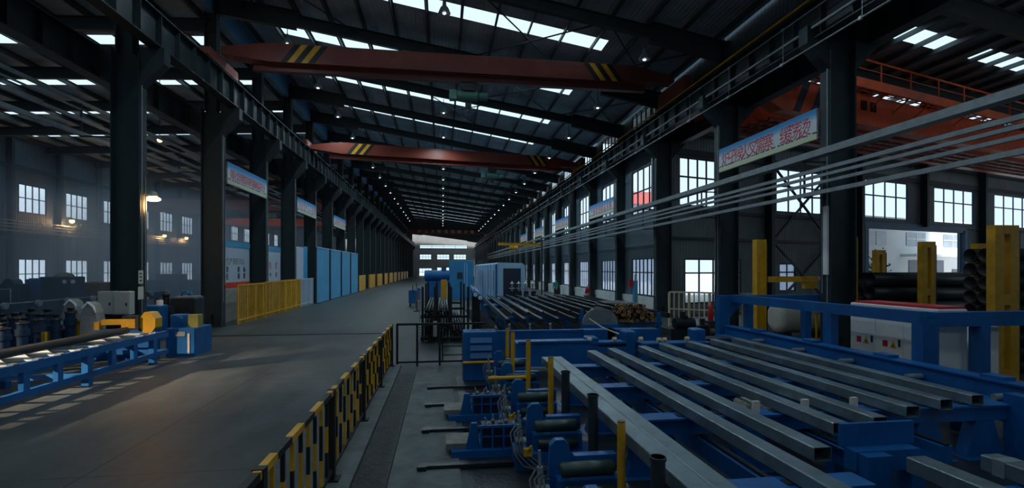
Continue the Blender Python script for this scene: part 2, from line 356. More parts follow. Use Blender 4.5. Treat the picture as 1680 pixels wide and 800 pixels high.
def build_shell():
    # floor
    o = MB().span((-35.2, -6.2, -.15), (13.0, YEND+.2, 0)).build('floor', 'floor'); struct(o, 'grey worn concrete factory floor with cut joints', 'floor')
    fr = MB(); e = P0 + U*52
    fr.prism([(13.0, -6.2), (e.x, -6.2), (e.x, e.y), (13.0, P0.y)], 'Z', -.15, 0)
    struct(fr.build('floor', 'floor'), 'concrete floor of the side hall with the orange crane', 'floor')
    # roofs -------------------------------------------------------------
    def sheet(nm, xa, xb, zf, Ya, Yb, sky, label, npur, pdep, yclip=None):
        """Ya/Yb: column lines of both edges; sky: list of (s0,s1) ranges carrying rooflights"""
        mb = MB(); lights = []
        def pt(s, t):
            k = min(int(t), len(Ya)-2); f = t-k; x = xa+(xb-xa)*s
            y = (Ya[k]+(Ya[k+1]-Ya[k])*f)*(1-s) + (Yb[k]+(Yb[k+1]-Yb[k])*f)*s
            return Vector((x, y, zf(x)))
        for k in range(len(Ya)-1):
            a, b = k+.41, k+.585
            ss = sorted({0, 1} | {v for r in sky for v in r})
            mb.add([pt(0, k), pt(1, k), pt(1, a), pt(0, a)], [(0, 1, 2, 3)]); mb.add([pt(0, b), pt(1, b), pt(1, k+1), pt(0, k+1)], [(0, 1, 2, 3)])
            for s0, s1 in zip(ss, ss[1:]):
                q = [pt(s0, a), pt(s1, a), pt(s1, b), pt(s0, b)]
                if any(r[0] <= (s0+s1)/2 <= r[1] for r in sky): lights.append([v+Vector((0, 0, .02)) for v in q])
                else: mb.add(q, [(0, 1, 2, 3)])
        o = mb.build(nm, 'roof'); struct(o, label, 'roof')
        for q in lights: MB().add(q, [(0, 1, 2, 3)]).build('rooflight', 'skylight' if q[0].y < 64 else 'skylight_dim', o)
        for i in range(npur+1):
            x = xa + (xb-xa)*(i+.3)/(npur+.6); z = zf(x)-.16; y1 = Ya[-1]*(1-(i/npur)) + Yb[-1]*i/npur
            p = MB(); s = .025
            p.sect((x, Ya[0], z), (x, y1, z), [(-.09, -.13), (-.02, -.13), (-.02, .11), (.07, .11), (.07, .13), (-.045, .13), (-.045, -.11), (-.09, -.11)])
            p.build('purlin', 'purlin', o)
        return o
    sheet('ceiling', XL, XR, zroof, YL, YR, [(.09, .80)], 'sloping sheet roof of the middle hall with bright rooflight strips', 14, .2)
    sheet('ceiling', XW, XL, zleft, YL, YL, [(.04, .95)], 'low sheet roof of the left hall with bright rooflight strips', 14, .2)
    YRr = YR[:9]
    sheet('ceiling', XR, 61., zroofR, YR[:8], [y+48.3*U.y/U.x for y in YR[:8]], [(.10, .24), (.30, .42), (.5, .7)], 'sheet roof of the right side hall above the orange crane', 30, .2)
    # clerestory step above the left column line
    o = MB().span((XL-.03, -6, 15.0), (XL+.03, YEND, 16.3)).build('trim_1', mat('clerestory_blue_sheet', (.16, .42, .70), .5, 0, .2, .6, .4, None, ('Y', 1.5)))
    struct(o, 'blue sheet step between the left roof and the higher middle roof', 'roof step')
    # rafters -----------------------------------------------------------
    for k in range(1, NB+1):
        far = k > 16
        nth = ORD[k-1]
        a = Vector((XL, YL[k], zroof(XL)-.75)); b = Vector((XR, YR[k], zroof(XR)-.75))
        m_ = MB(); mid = a.lerp(b, .5); mid.z += .12
        qa = a.lerp(b, .16); qb = a.lerp(b, .84); qa.z += .1; qb.z += .1
        for p, q, d1 in ((a, qa, .9), (qa, qb, .5), (qb, b, .9)): m_.ibeam(p, q, d1, .26, .03, .03)
        struct(m_.build('roof_rafter', 'rafter'), f'dark roof rafter over the middle hall, {nth} from the front', 'roof rafter', 'rafters of the middle hall')
        a = Vector((XW, YL[k], zleft(XW)-.55)); b = Vector((XL, YL[k], zleft(XL)-.62))
        struct(MB().ibeam(a, b, .65, .24, .03, .03).build('roof_rafter', 'rafter'), f'dark roof rafter over the left hall, {nth} from the front', 'roof rafter', 'rafters of the left hall')
    for k in range(0, 6):
        a = Vector((XR, YR[k], 12.6)); b = a + U*50; b.z = zroofR(b.x)-.65
        struct(MB().ibeam(a, b, .85, .28, .03, .03).build('roof_rafter', 'rafter'), f'heavy dark rafter over the right side hall, {ORD[k]} from the front', 'roof rafter', 'rafters of the right hall')
    # horizontal rod bracing under the roof
    n = 0
    for k, s0, s1 in ((4, .52, .76), (4, .76, .98), (5, .55, .78), (5, .78, .98), (3, .3, .52), (6, .4, .6), (4, .05, .28)):
        P = lambda kk, s: Vector((XL+(XR-XL)*s, YL[kk]*(1-s)+YR[kk]*s, zroof(XL+(XR-XL)*s)-.62))
        o = MB().cyl(P(k, s0), P(k+1, s1), .035, 6).cyl(P(k, s1), P(k+1, s0), .035, 6).build('roof_brace', 'steel')
        struct(o, f'crossed bracing rods under the middle roof, {ORD[n]} crossing counted', 'brace', 'crossed roof bracing rods'); n += 1
    for o in [x for x in C.objects if x.name.startswith('roof_brace')]: o['label'] = 'crossed thin bracing rods between two rafters of the middle roof'
    # columns -----------------------------------------------------------
    def column(x, y, side, label, ztop, first):
        mb = MB(); s = 1 if side == 'L' else -1
        mb.ibeam((x, y, 0), (x, y, 10.3), .92, .46, .035, .025, up=(1, 0, 0)) if True else 0
        o = mb.build('steel_column', 'steel'); struct(o, label, 'column', f'steel columns of the {"left" if s > 0 else "right"} row')
        MB().box((x, y, .02), (.98, .56, .04)).box((x, y, .12), (.96, .04, .2)).box((x, y, .3), (.04, .62, .6)).build('base_plate', 'steel_dk', o)
        c = MB()
        for d in (1, -1):
            X1 = x+d*.46; X2 = x+d*1.25
            c.prism([(X1, 9.15), (X1, 10.5), (X2, 10.5), (X2, 9.95)], 'Y', y-.2, y+.2)
        c.build('runway_bracket', 'steel_dk', o)
        u = MB(); u.ibeam((x-s*.05, y, 10.3), (x-s*.05, y, ztop), .55, .40, .03, .025, up=(1, 0, 0)); u.build('upper_shaft', 'steel', o)
        if first:
            g = MB(); g.cyl((x+s*.49, y-.12, 1.2), (x+s*.49, y-.12, 9.6), .022, 6).cyl((x+s*.49, y+.1, 2.), (x+s*.49, y+.1, 6.), .018, 6); g.build('conduit', 'galv', o)
        return o
    cols = {}
    for k in range(1, NB+1):
        cols['L', k] = column(XL, YL[k], 'L', f'dark steel column in the row left of the aisle, {ORD[k-1]} from the front', zroof(XL)-.2, k in (4, 5, 6, 7, 8))
        cols['R', k] = column(XR, YR[k], 'R', f'dark steel column in the row along the right of the hall, {ORD[k-1]} from the front', zroof(XR)-.2, k < 12)
    # pale vertical trunking on the second right column, blue-white pipe
    c = cols['R', 3]; q = YR[3]
    MB().cbox((XR-.52, q-.1, 3.7), (.1, .18, 2.2), .02).build('trunking', 'white', c)
    MB().cyl((XR-.5, YR[5]+.3, 6.6), (XR-.5, YR[5]+.3, 12.5), .07, 10).build('rain_pipe', 'galv', cols['R', 5])
    # runway beams ------------------------------------------------------
    def runway(x, y0, y1, z0, z1, name, label, stiff=True, inner=1, rail=True):
        mb = MB(); mb.ibeam((x, y0, (z0+z1)/2), (x, y1, (z0+z1)/2), z1-z0, .45, .04, .03)
        o = mb.build('crane_runway_beam', 'steel_dk'); struct(o, label, 'runway beam', 'crane runway beams')
        st = MB(); y = y0+.6
        while y < min(y1, 110): st.box((x, y, (z0+z1)/2), (.40, .025, z1-z0-.08)); y += 1.25
        st.build('web_stiffeners', 'steel_dk', o)
        if rail: MB().bar((x, y0, z1+.06), (x, y1, z1+.06), .07, .12).build('crane_rail', 'dark', o)
        return o
    rl = runway(-10.0, -5, YEND-1, 10.55, 11.75, '', 'long crane runway girder along the left column row, towards the middle hall')
    runway(-12.0, -5, YEND-1, 9.4, 10.5, '', 'long crane runway girder behind the left column row, towards the left hall')
    rr = runway(11.9, -5, YEND-1, 10.1, 11.3, '', 'long crane runway girder along the right column row, towards the middle hall')
    runway(13.75, -5, 29, 10.0, 11.4, '', 'crane runway girder behind the right column row carrying the orange crane')
    MB().bar((11.6, -5, 11.36), (11.6, YEND-1, 11.36), .05, .07).build('yellow_edge_rail', 'yellow', rr)
    c = MB().cyl((11.55, -5, 10.95), (11.55, YEND-1, 10.95), .022, 6).cyl((11.62, -5, 10.42), (11.62, YEND-1, 10.42), .05, 6)
    c.cyl((11.5, -5, 9.75), (11.5, YEND-1, 9.75), .028, 6)
    y = 6.
    while y < 90: c.bar((11.55, y, 9.7), (11.55, y, 11.0), .014, .014); c.box((11.55, y, 10.95), (.06, .1, .09)); c.box((11.5, y, 9.75), (.06, .1, .1)); y += 3.3
    c.build('conductor_line', 'galv', rr)
    # walls -------------------------------------------------------------
    left_w = []
    for k in range(-3, 15):
        u0 = 47.3+5.33*k
        left_w += [(u0+6, u0+9, 7.5, 9.9), (u0+6, u0+9, .95, 3.6)]
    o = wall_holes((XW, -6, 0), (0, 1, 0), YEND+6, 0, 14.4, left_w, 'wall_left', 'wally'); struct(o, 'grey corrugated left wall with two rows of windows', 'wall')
    i = 0
    for h in left_w:
        row = 'upper' if h[2] > 5 else 'lower'
        window((XW, -6, 0), (0, 1, 0), h[0], h[1], h[2], h[3], 4, h[2]+(h[3]-h[2])*.52, f'{row} window in the far left wall, {ORD[i//2]} of the row from the front', 'glass', 'steel', .07); i += 1
    # left wall girts and wall posts
    for k in range(1, 22):
        y = 46.1+5.33*(k-6)
        struct(MB().ibeam((XW+.35, y, 0), (XW+.35, y, 13.4), .45, .3, .03, .02, up=(1, 0, 0)).build('wall_post', 'steel_dk'), f'dark post against the left wall, {ORD[k-1]} from the front', 'wall post', 'posts of the left wall')
    for j, z in enumerate((5.6, 11.2)):
        struct(MB().bar((XW+.2, -5, z), (XW+.2, YEND, z), .12, .35).build('trim_%d' % (j+2), 'steel_dk'), f'horizontal girt on the left wall {"above" if j else "between"} the window rows', 'girt')
    # right long wall beyond the corner
    rw = []; Y0 = P0.y
    for k in range(5, NB):
        a, b = YR[k]-Y0, YR[k+1]-Y0; w0 = a+(b-a)*.22; w1 = a+(b-a)*.80
        rw += [(w0, w1, 1.05, 3.45), (w0, w1, 6.4, 9.35), (w0, w1, 11.8, 13.15)]
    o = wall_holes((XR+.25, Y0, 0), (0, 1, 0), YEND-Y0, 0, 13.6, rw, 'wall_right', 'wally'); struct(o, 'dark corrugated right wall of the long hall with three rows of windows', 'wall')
    for i, h in enumerate(rw):
        if i//3 > 16: continue
        row = ('lower', 'middle', 'clerestory')[i % 3]
        window((XR+.25, Y0, 0), (0, 1, 0), h[0], h[1], h[2], h[3], (6, 4, 5)[i % 3], h[2]+(h[3]-h[2])*(.62, .5, .98)[i % 3], f'{row} window in the right wall, {ORD[i//3]} bay beyond the wall corner', ('frost', 'glass', 'glass')[i % 3], 'steel', .07)
    struct(MB().span((XR+.0, Y0+.7, 0), (XR+.19, YEND, 1.0)).build('baseboard_right', 'dado'), 'white painted dado along the foot of the right wall', 'dado')
    # far end
    hf = [(-9.5-XW+1.3, 9-XW, 10.0, 11.3), (-8.2-XW, -4.0-XW, 6.0, 7.9), (-2.-XW, 2.5-XW, 6.0, 7.9), (4.-XW, 8.6-XW, 6.0, 7.9), (-8.4-XW, -3.8-XW, 0.02, 2.9), (-2.-XW, 2.5-XW, .02, 3.2)]
    hf = [(a, b, c, d) for a, b, c, d in hf]
    o = wall_holes((XW, YEND, 0), (1, 0, 0), XR-XW+.3, 0, 16.6, hf, 'wall_far', mat('far_wall_sheet', (.46, .48, .48), .7, 0, .2, .3)); struct(o, 'pale end wall far away at the end of the aisle', 'wall')
    for i, h in enumerate(hf): window((XW, YEND, 0), (1, 0, 0), *h, 4, (h[2]+h[3])/2, ['long strip window high in the far end wall', 'middle row window of the far end wall above the left doorway', 'middle row window of the far end wall above the second doorway', 'middle row window of the far end wall nearest the right wall', 'glazed doorway at the foot of the far end wall, nearest the left columns', 'glazed doorway at the foot of the far end wall, second from the left columns'][i], 'glass', 'steel', .12)
    # right hall: skewed end wall
    T = [tpx(p) for p in (1113, 1174, 1272, 1352, 1413, 1488, 1531, 1596, 1630, 1720)]
    eh = [(T[i], T[i+1], 6.55, 9.5) for i in (0, 2, 4, 6, 8)] + [(tpx(1122), tpx(1215), .65, 3.4), (tpx(1277), tpx(1304), 1.25, 3.15), (tpx(1418), tpx(1574), 0.0, 5.8)]
    o = wall_holes(P0, U, 52, 0, 16, eh, 'wall_side', 'wall'); struct(o, 'dark corrugated end wall of the right side hall with the big doorway', 'wall')
    lab = ['high window beside the corner column of the right hall end wall', 'high window of the right hall end wall behind crossed braces', 'high window directly above the left half of the big doorway', 'high window above the right half of the big doorway', 'high window of the right hall end wall beyond the doorway', 'low wide window beside the cream balustrade', 'small low bright window behind the yellow jib arm']
    for i, h in enumerate(eh[:7]):
        window(P0, U, h[0], h[1], h[2], h[3], (4, 4, 4, 4, 6, 4, 2)[i], h[2]+(h[3]-h[2])*(.6 if i < 5 else .68), lab[i], 'glass' if i != 6 else 'frost', 'blue_frame' if 0 < i < 5 else 'steel', .09, .0)
    h = eh[7]; Pp = lambda a, z, off=0: P0 + U*a + Vector((U.y, -U.x, 0))*off + Vector((0, 0, z))
    fr = MB(); fr.bar(Pp(h[0]-.2, 0, .1), Pp(h[0]-.2, 6.0, .1), .45, .4, up=U).bar(Pp(h[1]+.25, 0, .1), Pp(h[1]+.25, 6.0, .1), .55, .4, up=U).bar(Pp(h[0]-.4, 6.05, .1), Pp(h[1]+.5, 6.05, .1), .4, .5)
    struct(fr.build('door_1', 'blue_frame'), 'blue steel frame of the big open doorway to the yard', 'doorway')
    # girts + cross braces on the end wall
    for j, (z, w) in enumerate(((4.6, .16), (6.25, .2), (9.75, .35), (11.0, .2))):
        a, b = (0.3, h[0]-.5) if z < 6 else (0.3, 51)
        struct(MB().bar(Pp(a, z, .18), Pp(b, z, .18), .14, w).build('trim_%d' % (j+4), 'steel_dk'), ('girt low on the right hall end wall beside the doorway', 'girt under the high windows of the right hall end wall', 'broad girt above the high windows of the right hall end wall', 'upper girt of the right hall end wall under the roof')[j], 'girt')
    t0, t1 = tpx(1262), tpx(1352)
    for j, (za, zb) in enumerate(((.3, 4.4), (4.7, 9.4))):
        struct(MB().bar(Pp(t0, za, .35), Pp(t1, zb, .35), .12, .12).bar(Pp(t1, za, .42), Pp(t0, zb, .42), .12, .12).build('wall_brace', 'steel_dk'), ('lower' if not j else 'upper')+' crossed steel braces on the end wall left of the doorway', 'brace')
    for j, px in enumerate((1255, 1360, 1402, 1508, 1604)):
        a = tpx(px); struct(MB().ibeam(Pp(a, 0 if j != 3 else 6.1, .4), Pp(a, 13.2, .4), .5, .32, .03, .02, up=(U.y, -U.x, 0)).build('wall_post', 'steel'), 'steel post on the right hall end wall ' + ['left of the crossed braces', 'right of the crossed braces', 'at the left jamb of the doorway', 'standing between the two windows above the doorway', 'at the right jamb of the doorway'][j], 'wall post')
    # closing walls behind and beside the camera; unseen windows added for extra daylight
    e = P0 + U*52
    bh = [(3+12*i, 12+12*i, z0, z1) for i in range(8) for z0, z1 in ((7., 9.2),)]
    o = wall_holes((XW-.1, -6.1, 0), (1, 0, 0), e.x-XW+.1, 0, 16.6, bh, 'wall_back', 'wall')
    for i, h in enumerate(bh): window((XW-.1, -6.1, 0), (1, 0, 0), *h, 6, (h[2]+h[3])/2, f'unseen window added for daylight in the back wall, {ORD[i]} from the left hall', 'glass', 'steel', .08)
    struct(o, 'corrugated back wall behind the camera', 'wall')
    rh = [(3+11*i, 11+11*i, z0, z1) for i in range(4) for z0, z1 in ((1., 4.2), (6.4, 10.2))]
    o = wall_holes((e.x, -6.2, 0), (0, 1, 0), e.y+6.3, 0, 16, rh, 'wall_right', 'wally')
    for i, h in enumerate(rh): window((e.x, -6.2, 0), (0, 1, 0), *h, 6, (h[2]+h[3])/2, f'{"upper" if i % 2 else "lower"} window added for daylight in the outer right hall wall, {ORD[i//2]} from the back', 'glass', 'steel', .08)
    struct(o, 'outer side wall of the right hall', 'wall')
    struct(MB().span((XW, -6.1, 14.1), (XW+.1, YEND, 14.6)).build('trim_8', 'wall'), 'eaves strip over the left wall', 'trim')
    # gap closers: gable strip over the corner and wall above column line where main roof is higher than the side roof
    struct(MB().span((XR+.1, -6, 12.4), (XR+.18, P0.y+.2, 14.3)).build('trim_9', 'wally'), 'sheet strip above the right column row under the roof edge', 'trim')
    # outside ---------------------------------------------------------
    struct(MB().span((-90, -60, -.4), (260, 330, -.2)).build('yard_ground', 'yard'), 'pale concrete yard outside the doorway', 'yard')
    n2 = Vector((-U.y, U.x, 0))
    B = P0 + n2*12
    t = thing('neighbour_building', B, 'white rendered building seen across the yard through the big doorway', 'building')
    Q = lambda a, f, z: B + U*a + n2*f + Vector((0, 0, z-.2))
    def slab(nm, m_, a0, a1, z0, z1, f0, f1, par):
        mb = MB(); vs = [Q(a, f, z) for z in (z0, z1) for f in (f0, f1) for a in (a0, a1)]
        mb.add(vs, [(0, 2, 3, 1), (4, 5, 7, 6), (0, 1, 5, 4), (2, 6, 7, 3), (0, 4, 6, 2), (1, 3, 7, 5)]); return mb.build(nm, m_, par)
    slab('wall', 'out_wall', 33, 90, 0, 9.0, 0, 10, t)
    for i in range(6): 
        a = 39.5+8.*i; f = slab('window', 'out_glass', a, a+4.0, 5.7, 7.3, -.06, .0, t); slab('mullion', 'out_wall', a+2.0, a+2.1, 5.7, 7.3, -.1, -.06, f); slab('mullion', 'out_wall', a, a+4.0, 6.5, 6.6, -.1, -.06, f)
    a = 48.; slab('shutter_door', 'out_dark', a, a+7.5, 0, 4.0, -.08, 0, t); slab('canopy', 'out_wall', a-1.5, a+14, 4.4, 4.7, -1.6, 0, t); slab('doorway', 'out_dark', a+9.5, a+11.0, 0, 2.9, -.08, 0, t)
    q = P0 + U*10 + n2*60
    # second building with red fascia beyond the long right wall
    b2 = thing('neighbour_building', (50, 115, -.2), 'far building with a red roof edge outside the right wall windows', 'building')
    MB().span((40, 106, -.2), (45.5, 125, 16.8)).build('wall', 'out_glass', b2); MB().span((39.4, 105, 16.8), (46, 126, 19.4)).build('roof', 'out_red', b2)
    # small bare tree by the doorway
    tb = at(1430, 440, 47); tb.z = -.2
    tr = thing('yard_tree', tb, 'thin sparse tree in the yard at the left edge of the big doorway', 'tree')
    MB().cyl(tb, tb+Vector((0, 0, 3.2)), .06, 6, .02).cyl(tb+Vector((0, 0, 1.6)), tb+Vector((.7, .3, 3.6)), .03, 5, .01).cyl(tb+Vector((0, 0, 1.9)), tb+Vector((-.6, .2, 3.4)), .03, 5, .01).build('trunk', 'brown', tr)
    lf = MB()
    for i in range(420):
        c = tb + Vector((random.gauss(0, .6), random.gauss(0, .6), 2.7+random.gauss(0, .7))); a = Vector((random.uniform(-1, 1), random.uniform(-1, 1), random.uniform(-1, 1)))*.09; b = a.cross(Vector((random.random(), 1, .3)))
        lf.add([c-a, c+b, c+a, c-b], [(0, 1, 2, 3)])
    lf.build('leaves', 'leaf', tr)
# ================================================================== OVERHEAD: cranes, lamps, banners, lines
def single_crane(ya, yb, ztop, label, hoist_x=None, text=None, red='red'):
    a = Vector((-10.0, ya, 0)); b = Vector((11.9, yb, 0)); L = (b-a).length; u = (b-a)/L; n = Vector((u.y, -u.x, 0))   # n points towards the camera side
    t = thing('overhead_crane', ((a+b)/2) + Vector((0, 0, 11.8)), label, 'crane', 'red overhead cranes of the middle hall')
    P = lambda s, f, z: a + u*s + n*f + Vector((0, 0, z))
    zt, h = ztop, .86; ends = [(0.15, zt-.62, zt-.30), (2.2, zt-h, zt), (L-2.4, zt-h, zt), (L-.15, zt-.72, zt-.42)]
    g = MB(); secs = []
    for s, zb, zz in ends: secs.append([P(s, .38, zb), P(s, -.38, zb), P(s, -.38, zz), P(s, .38, zz)])
    vs = [v for q in secs for v in q]; fs = [(0, 1, 2, 3), (15, 14, 13, 12)]
    for k in range(3):
        for i in range(4): j = (i+1) % 4; fs.append((4*k+i, 4*k+4+i, 4*k+4+j, 4*k+j))
    g.add(vs, fs); o = g.build('main_girder', red, t)
    f = MB(); f.ibeam(P(1.4, 0, zt-h-.17), P(L-1.6, 0, zt-h-.17), .34, .34, .03, .03); f.build('trolley_rail', red, t)
    # diagonal stripes near both ends (painted on thin plates bolted to the web)
    for base, sg, nm in ((2.7, 1, 'far'), (L-2.9, -1, 'near')):
        for k, (off, m_) in enumerate(((-.02, 'black'), (.28, 'yellow'), (.58, 'black'), (.88, 'yellow'), (1.18, 'black'))):
            s0 = base + sg*off; w = sg*.27; sl = sg*.62
            q = [P(s0, .384, zt-h+.01), P(s0+w, .384, zt-h+.01), P(s0+w+sl, .384, zt-.02), P(s0+sl, .384, zt-.02)]
            q2 = [v - n*.006 for v in q]; MB().add(q+q2, [(0, 1, 2, 3), (7, 6, 5, 4), (0, 4, 5, 1), (1, 5, 6, 2), (2, 6, 7, 3), (3, 7, 4, 0)]).build('warning_stripe', m_, o)
    for s, nm in ((0, 'L'), (L, 'R')):
        e = MB(); q = a + u*s; lo = 0 if nm == 'L' else .4; e.box((q.x, q.y, 12.05-lo/2), (.36, 3.0, .42+lo)); e.box((q.x, q.y-1.56, 12.05-lo), (.3, .12, .3)); e.box((q.x, q.y+1.56, 12.05-lo), (.3, .12, .3))
        eo = e.build('end_carriage', 'red', t)
        for d in (-1.1, 1.1): MB().cyl((q.x-.08, q.y+d, 11.95-lo*1.1), (q.x+.08, q.y+d, 11.95-lo*1.1), .16, 16).build('wheel', 'dark', eo)
    if hoist_x is not None:
        s = (hoist_x+10)/22*L; c = P(s, 0, zt-h-.44); h_ = thing('x', c, None, None) if False else None
        hb = MB().cyl(c + u*-.55 + Vector((0, 0, -.55)), c + u*.45 + Vector((0, 0, -.55)), .24, 18).build('hoist_drum', 'green', t)
        MB().cyl(c + u*.5 + Vector((0, 0, -.55)), c + u*.95 + Vector((0, 0, -.55)), .19, 16).build('hoist_motor', 'green', hb)
        MB().box(c + u*-.75 + Vector((0, 0, -.55)), (.34, .42, .44)).build('gear_box', 'green', hb)
        MB().box(c + Vector((0, 0, -.1)), (.75, .5, .2)).box(c + Vector((0, 0, -.25)), (.5, .1, .3)).box(c + Vector((0, .24, -.2)), (.6, .04, .3)).box(c + Vector((0, -.24, -.2)), (.6, .04, .3)).build('trolley_plate', 'dark', hb)
        for d in (-.22, .22): MB().cyl(c + u*d + Vector((0, .15, .07)), c + u*d + Vector((0, .2, .07)), .09, 12).build('trolley_wheel', 'dark', hb)
        k = MB().cyl(c + Vector((.1, 0, -.62)), c + Vector((.1, 0, -.9)), .012, 5).cyl(c + Vector((-.1, 0, -.62)), c + Vector((-.1, 0, -.9)), .012, 5).box(c + Vector((0, 0, -.98)), (.3, .14, .2))
        k.tube([c + Vector((.0, 0, -1.08)), c + Vector((.0, 0, -1.16)), c + Vector((.09, 0, -1.24)), c + Vector((.04, 0, -1.34)), c + Vector((-.07, 0, -1.3))], .03, 8); k.build('hook_block', 'dark', hb)
    if text:
        for i, ch in enumerate(text):
            text_mesh(ch, 1.0, 'letter', 'textwhite', o, P(L*(.17+.66*i/(len(text)-1)), .40, zt-h*.5), u, (0, 0, 1))
    return t

def build_overhead():
    single_crane(24.6, 24.9, 13.05, 'nearest red overhead crane with a green hoist under its middle', 1.3)
    single_crane(40.2, 43.6, 12.45, 'second red overhead crane, further down the middle hall, no text on it', 4.2, None, 'red2')
    single_crane(140, 141, 13.3, 'red overhead crane far away carrying white characters above the end wall', None, '一上人防值国越点鱼')
    # left hall cranes
    for y, z, lab in ((60, 9.35, 'dull red crane girder in the hazy left hall, seen beside the third left column'), (84, 9.6, 'dull orange-red crane girder deep in the left hall, behind the nearer one')):
        t = thing('overhead_crane', (-23, y, z-.3), lab, 'crane', 'cranes of the left hall')
        MB().add([Vector(p) for p in ((-34.3, y-.4, z+.25), (-32, y-.4, z-.1), (-14.5, y-.4, z-.1), (-12.2, y-.4, z+.25), (-12.2, y-.4, z+.75), (-14.5, y-.4, z+1.0), (-32, y-.4, z+1.0), (-34.3, y-.4, z+.75))] + [Vector(p) for p in ((-34.3, y+.4, z+.25), (-32, y+.4, z-.1), (-14.5, y+.4, z-.1), (-12.2, y+.4, z+.25), (-12.2, y+.4, z+.75), (-14.5, y+.4, z+1.0), (-32, y+.4, z+1.0), (-34.3, y+.4, z+.75))],
                 [tuple(range(8)), tuple(reversed(range(8, 16)))] + [(i, 8+i, 8+(i+1) % 8, (i+1) % 8) for i in range(8)]).build('main_girder', 'orange' if y > 70 else 'red', t)
        MB().ibeam((-32, y, z-.25), (-14, y, z-.25), .3, .3).build('trolley_rail', 'red', t)
        c = Vector((-19, y, z-.7)); MB().cyl(c+Vector((-.5, 0, 0)), c+Vector((.5, 0, 0)), .26, 14).box(c+Vector((0, 0, .25)), (.7, .4, .2)).build('hoist', 'green', t)
        for ex in (-12.45, -34.1): MB().box((ex, y, z+.5), (.4, 2.6, .4)).build('end_carriage', 'red', t)
    # orange double girder crane of the right hall ------------------------------------------
    A = Vector((13.9, 21.4, 0)); n = Vector((-U.y, U.x, 0)); L = 40
    P = lambda s, f, z: A + U*s + n*f + Vector((0, 0, z))
    t = thing('double_girder_crane', A + U*15 + Vector((0, 0, 10.2)), 'big orange double girder crane with a railed walkway spanning the right side hall', 'crane')
    def girder(f0, f1, z0, z1):
        g = MB(); vs = []
        for s, za in ((0, z0+.7), (2.2, z0), (L-2, z0), (L, z0+.7)): vs += [P(s, f0, za), P(s, f1, za), P(s, f1, z1), P(s, f0, z1)]
        fs = [(0, 1, 2, 3), (15, 14, 13, 12)]
        for k in range(3):
            for i in range(4): j = (i+1) % 4; fs.append((4*k+i, 4*k+4+i, 4*k+4+j, 4*k+j))
        return g.add(vs, fs)
    g1 = girder(0, .7, 10.35, 11.95).build('girder', 'orange', t); g2 = girder(3.6, 4.3, 10.35, 11.95).build('girder', 'orange', t)
    wk = MB()
    for s in range(int(L/1.0)): wk.bar(P(s+.5, -.95, 11.98), P(s+.5, 0, 11.98), .06, .05)
    for f in (-.95, -.7, -.45, -.2): wk.bar(P(0.2, f, 12.02), P(L-.2, f, 12.02), .05, .04)
    wk.build('walkway_grating', 'orange', t)
    MB().bar(P(0.2, -1.0, 11.96), P(L-.2, -1.0, 11.96), .05, .46).build('kick_plate', 'orange', t)
    hr = MB().bar(P(.2, -1.0, 13.12), P(L-.2, -1.0, 13.12), .06, .09).bar(P(.2, -1.0, 12.65), P(L-.2, -1.0, 12.65), .025, .03).build('handrail', 'orange', t)
    for i in range(14): MB().bar(P(.3+2.6*i, -1.0, 12.1), P(.3+2.6*i, -1.0, 13.1), .06, .06).build('handrail_post', 'orange', hr)
    for i in range(20): MB().bar(P(1+2*i, 0, 11.3), P(1+2*i, -.92, 11.93), .05, .06).build('walkway_bracket', 'orange', t)
    for s, lab in ((.1, 'L'), (L-.1, 'R')):
        e = MB(); e.sect(P(s, -1.4, 11.75), P(s, 5.6, 11.75), [(-.25, -.28), (.25, -.28), (.25, .28), (-.25, .28)]); e.build('end_carriage', 'orange', t)
    # lower platform under the far girder: perforated grating (light comes through) and trolley
    pl = MB(); 
    for i in range(60): 
        s = 3 + i*.6; pl.bar(P(s, 1.0, 10.3), P(s, 3.4, 10.3), .32 if i % 3 else .14, .04)
    for f in (1.0, 1.6, 2.2, 2.8, 3.4): pl.bar(P(2.5, f, 10.24), P(L-2.5, f, 10.24), .10, .1)
    pl.build('inspection_platform', 'red', t)
    tr = MB(); c = P(17.5, 2.2, 12.25); tr.box(c, (3.2, 3.6, .35), rz=-.29); tro = tr.build('crab_trolley', 'orange', t)
    MB().cyl(P(16.6, 1.2, 12.8), P(18.6, 1.2, 12.8), .38, 18).build('winch_drum', 'dark', tro); MB().cyl(P(17, 3.2, 12.75), P(17.9, 3.2, 12.75), .28, 16).build('motor', 'green', tro)
    cb = MB(); cb.box(P(9.2, .9, 11.2), (.06, .06, .06)); 
    for s in (8.2, 9.0): 
        for k in range(3): cb.box(P(s+.18*k, -.03, 11.35), (.08, .05, .5), rz=math.radians(16.8))
    cb.build('web_vent', 'black', g1)
    # blue stripes on the left end of the girder
    for s in (2.9, 4.1): 
        q = [P(s, -.006, 10.37), P(s+.5, -.006, 10.37), P(s+1.3, -.006, 11.9), P(s+.8, -.006, 11.9)]; q2 = [v+n*.004 for v in q]
        MB().add(q+q2, [(0, 1, 2, 3), (7, 6, 5, 4), (0, 4, 5, 1), (1, 5, 6, 2), (2, 6, 7, 3), (3, 7, 4, 0)]).build('stripe', 'navy', g1)
    LAMP_W = 250
    # high bay lamps -------------------------------------------------------
    n_ = 0
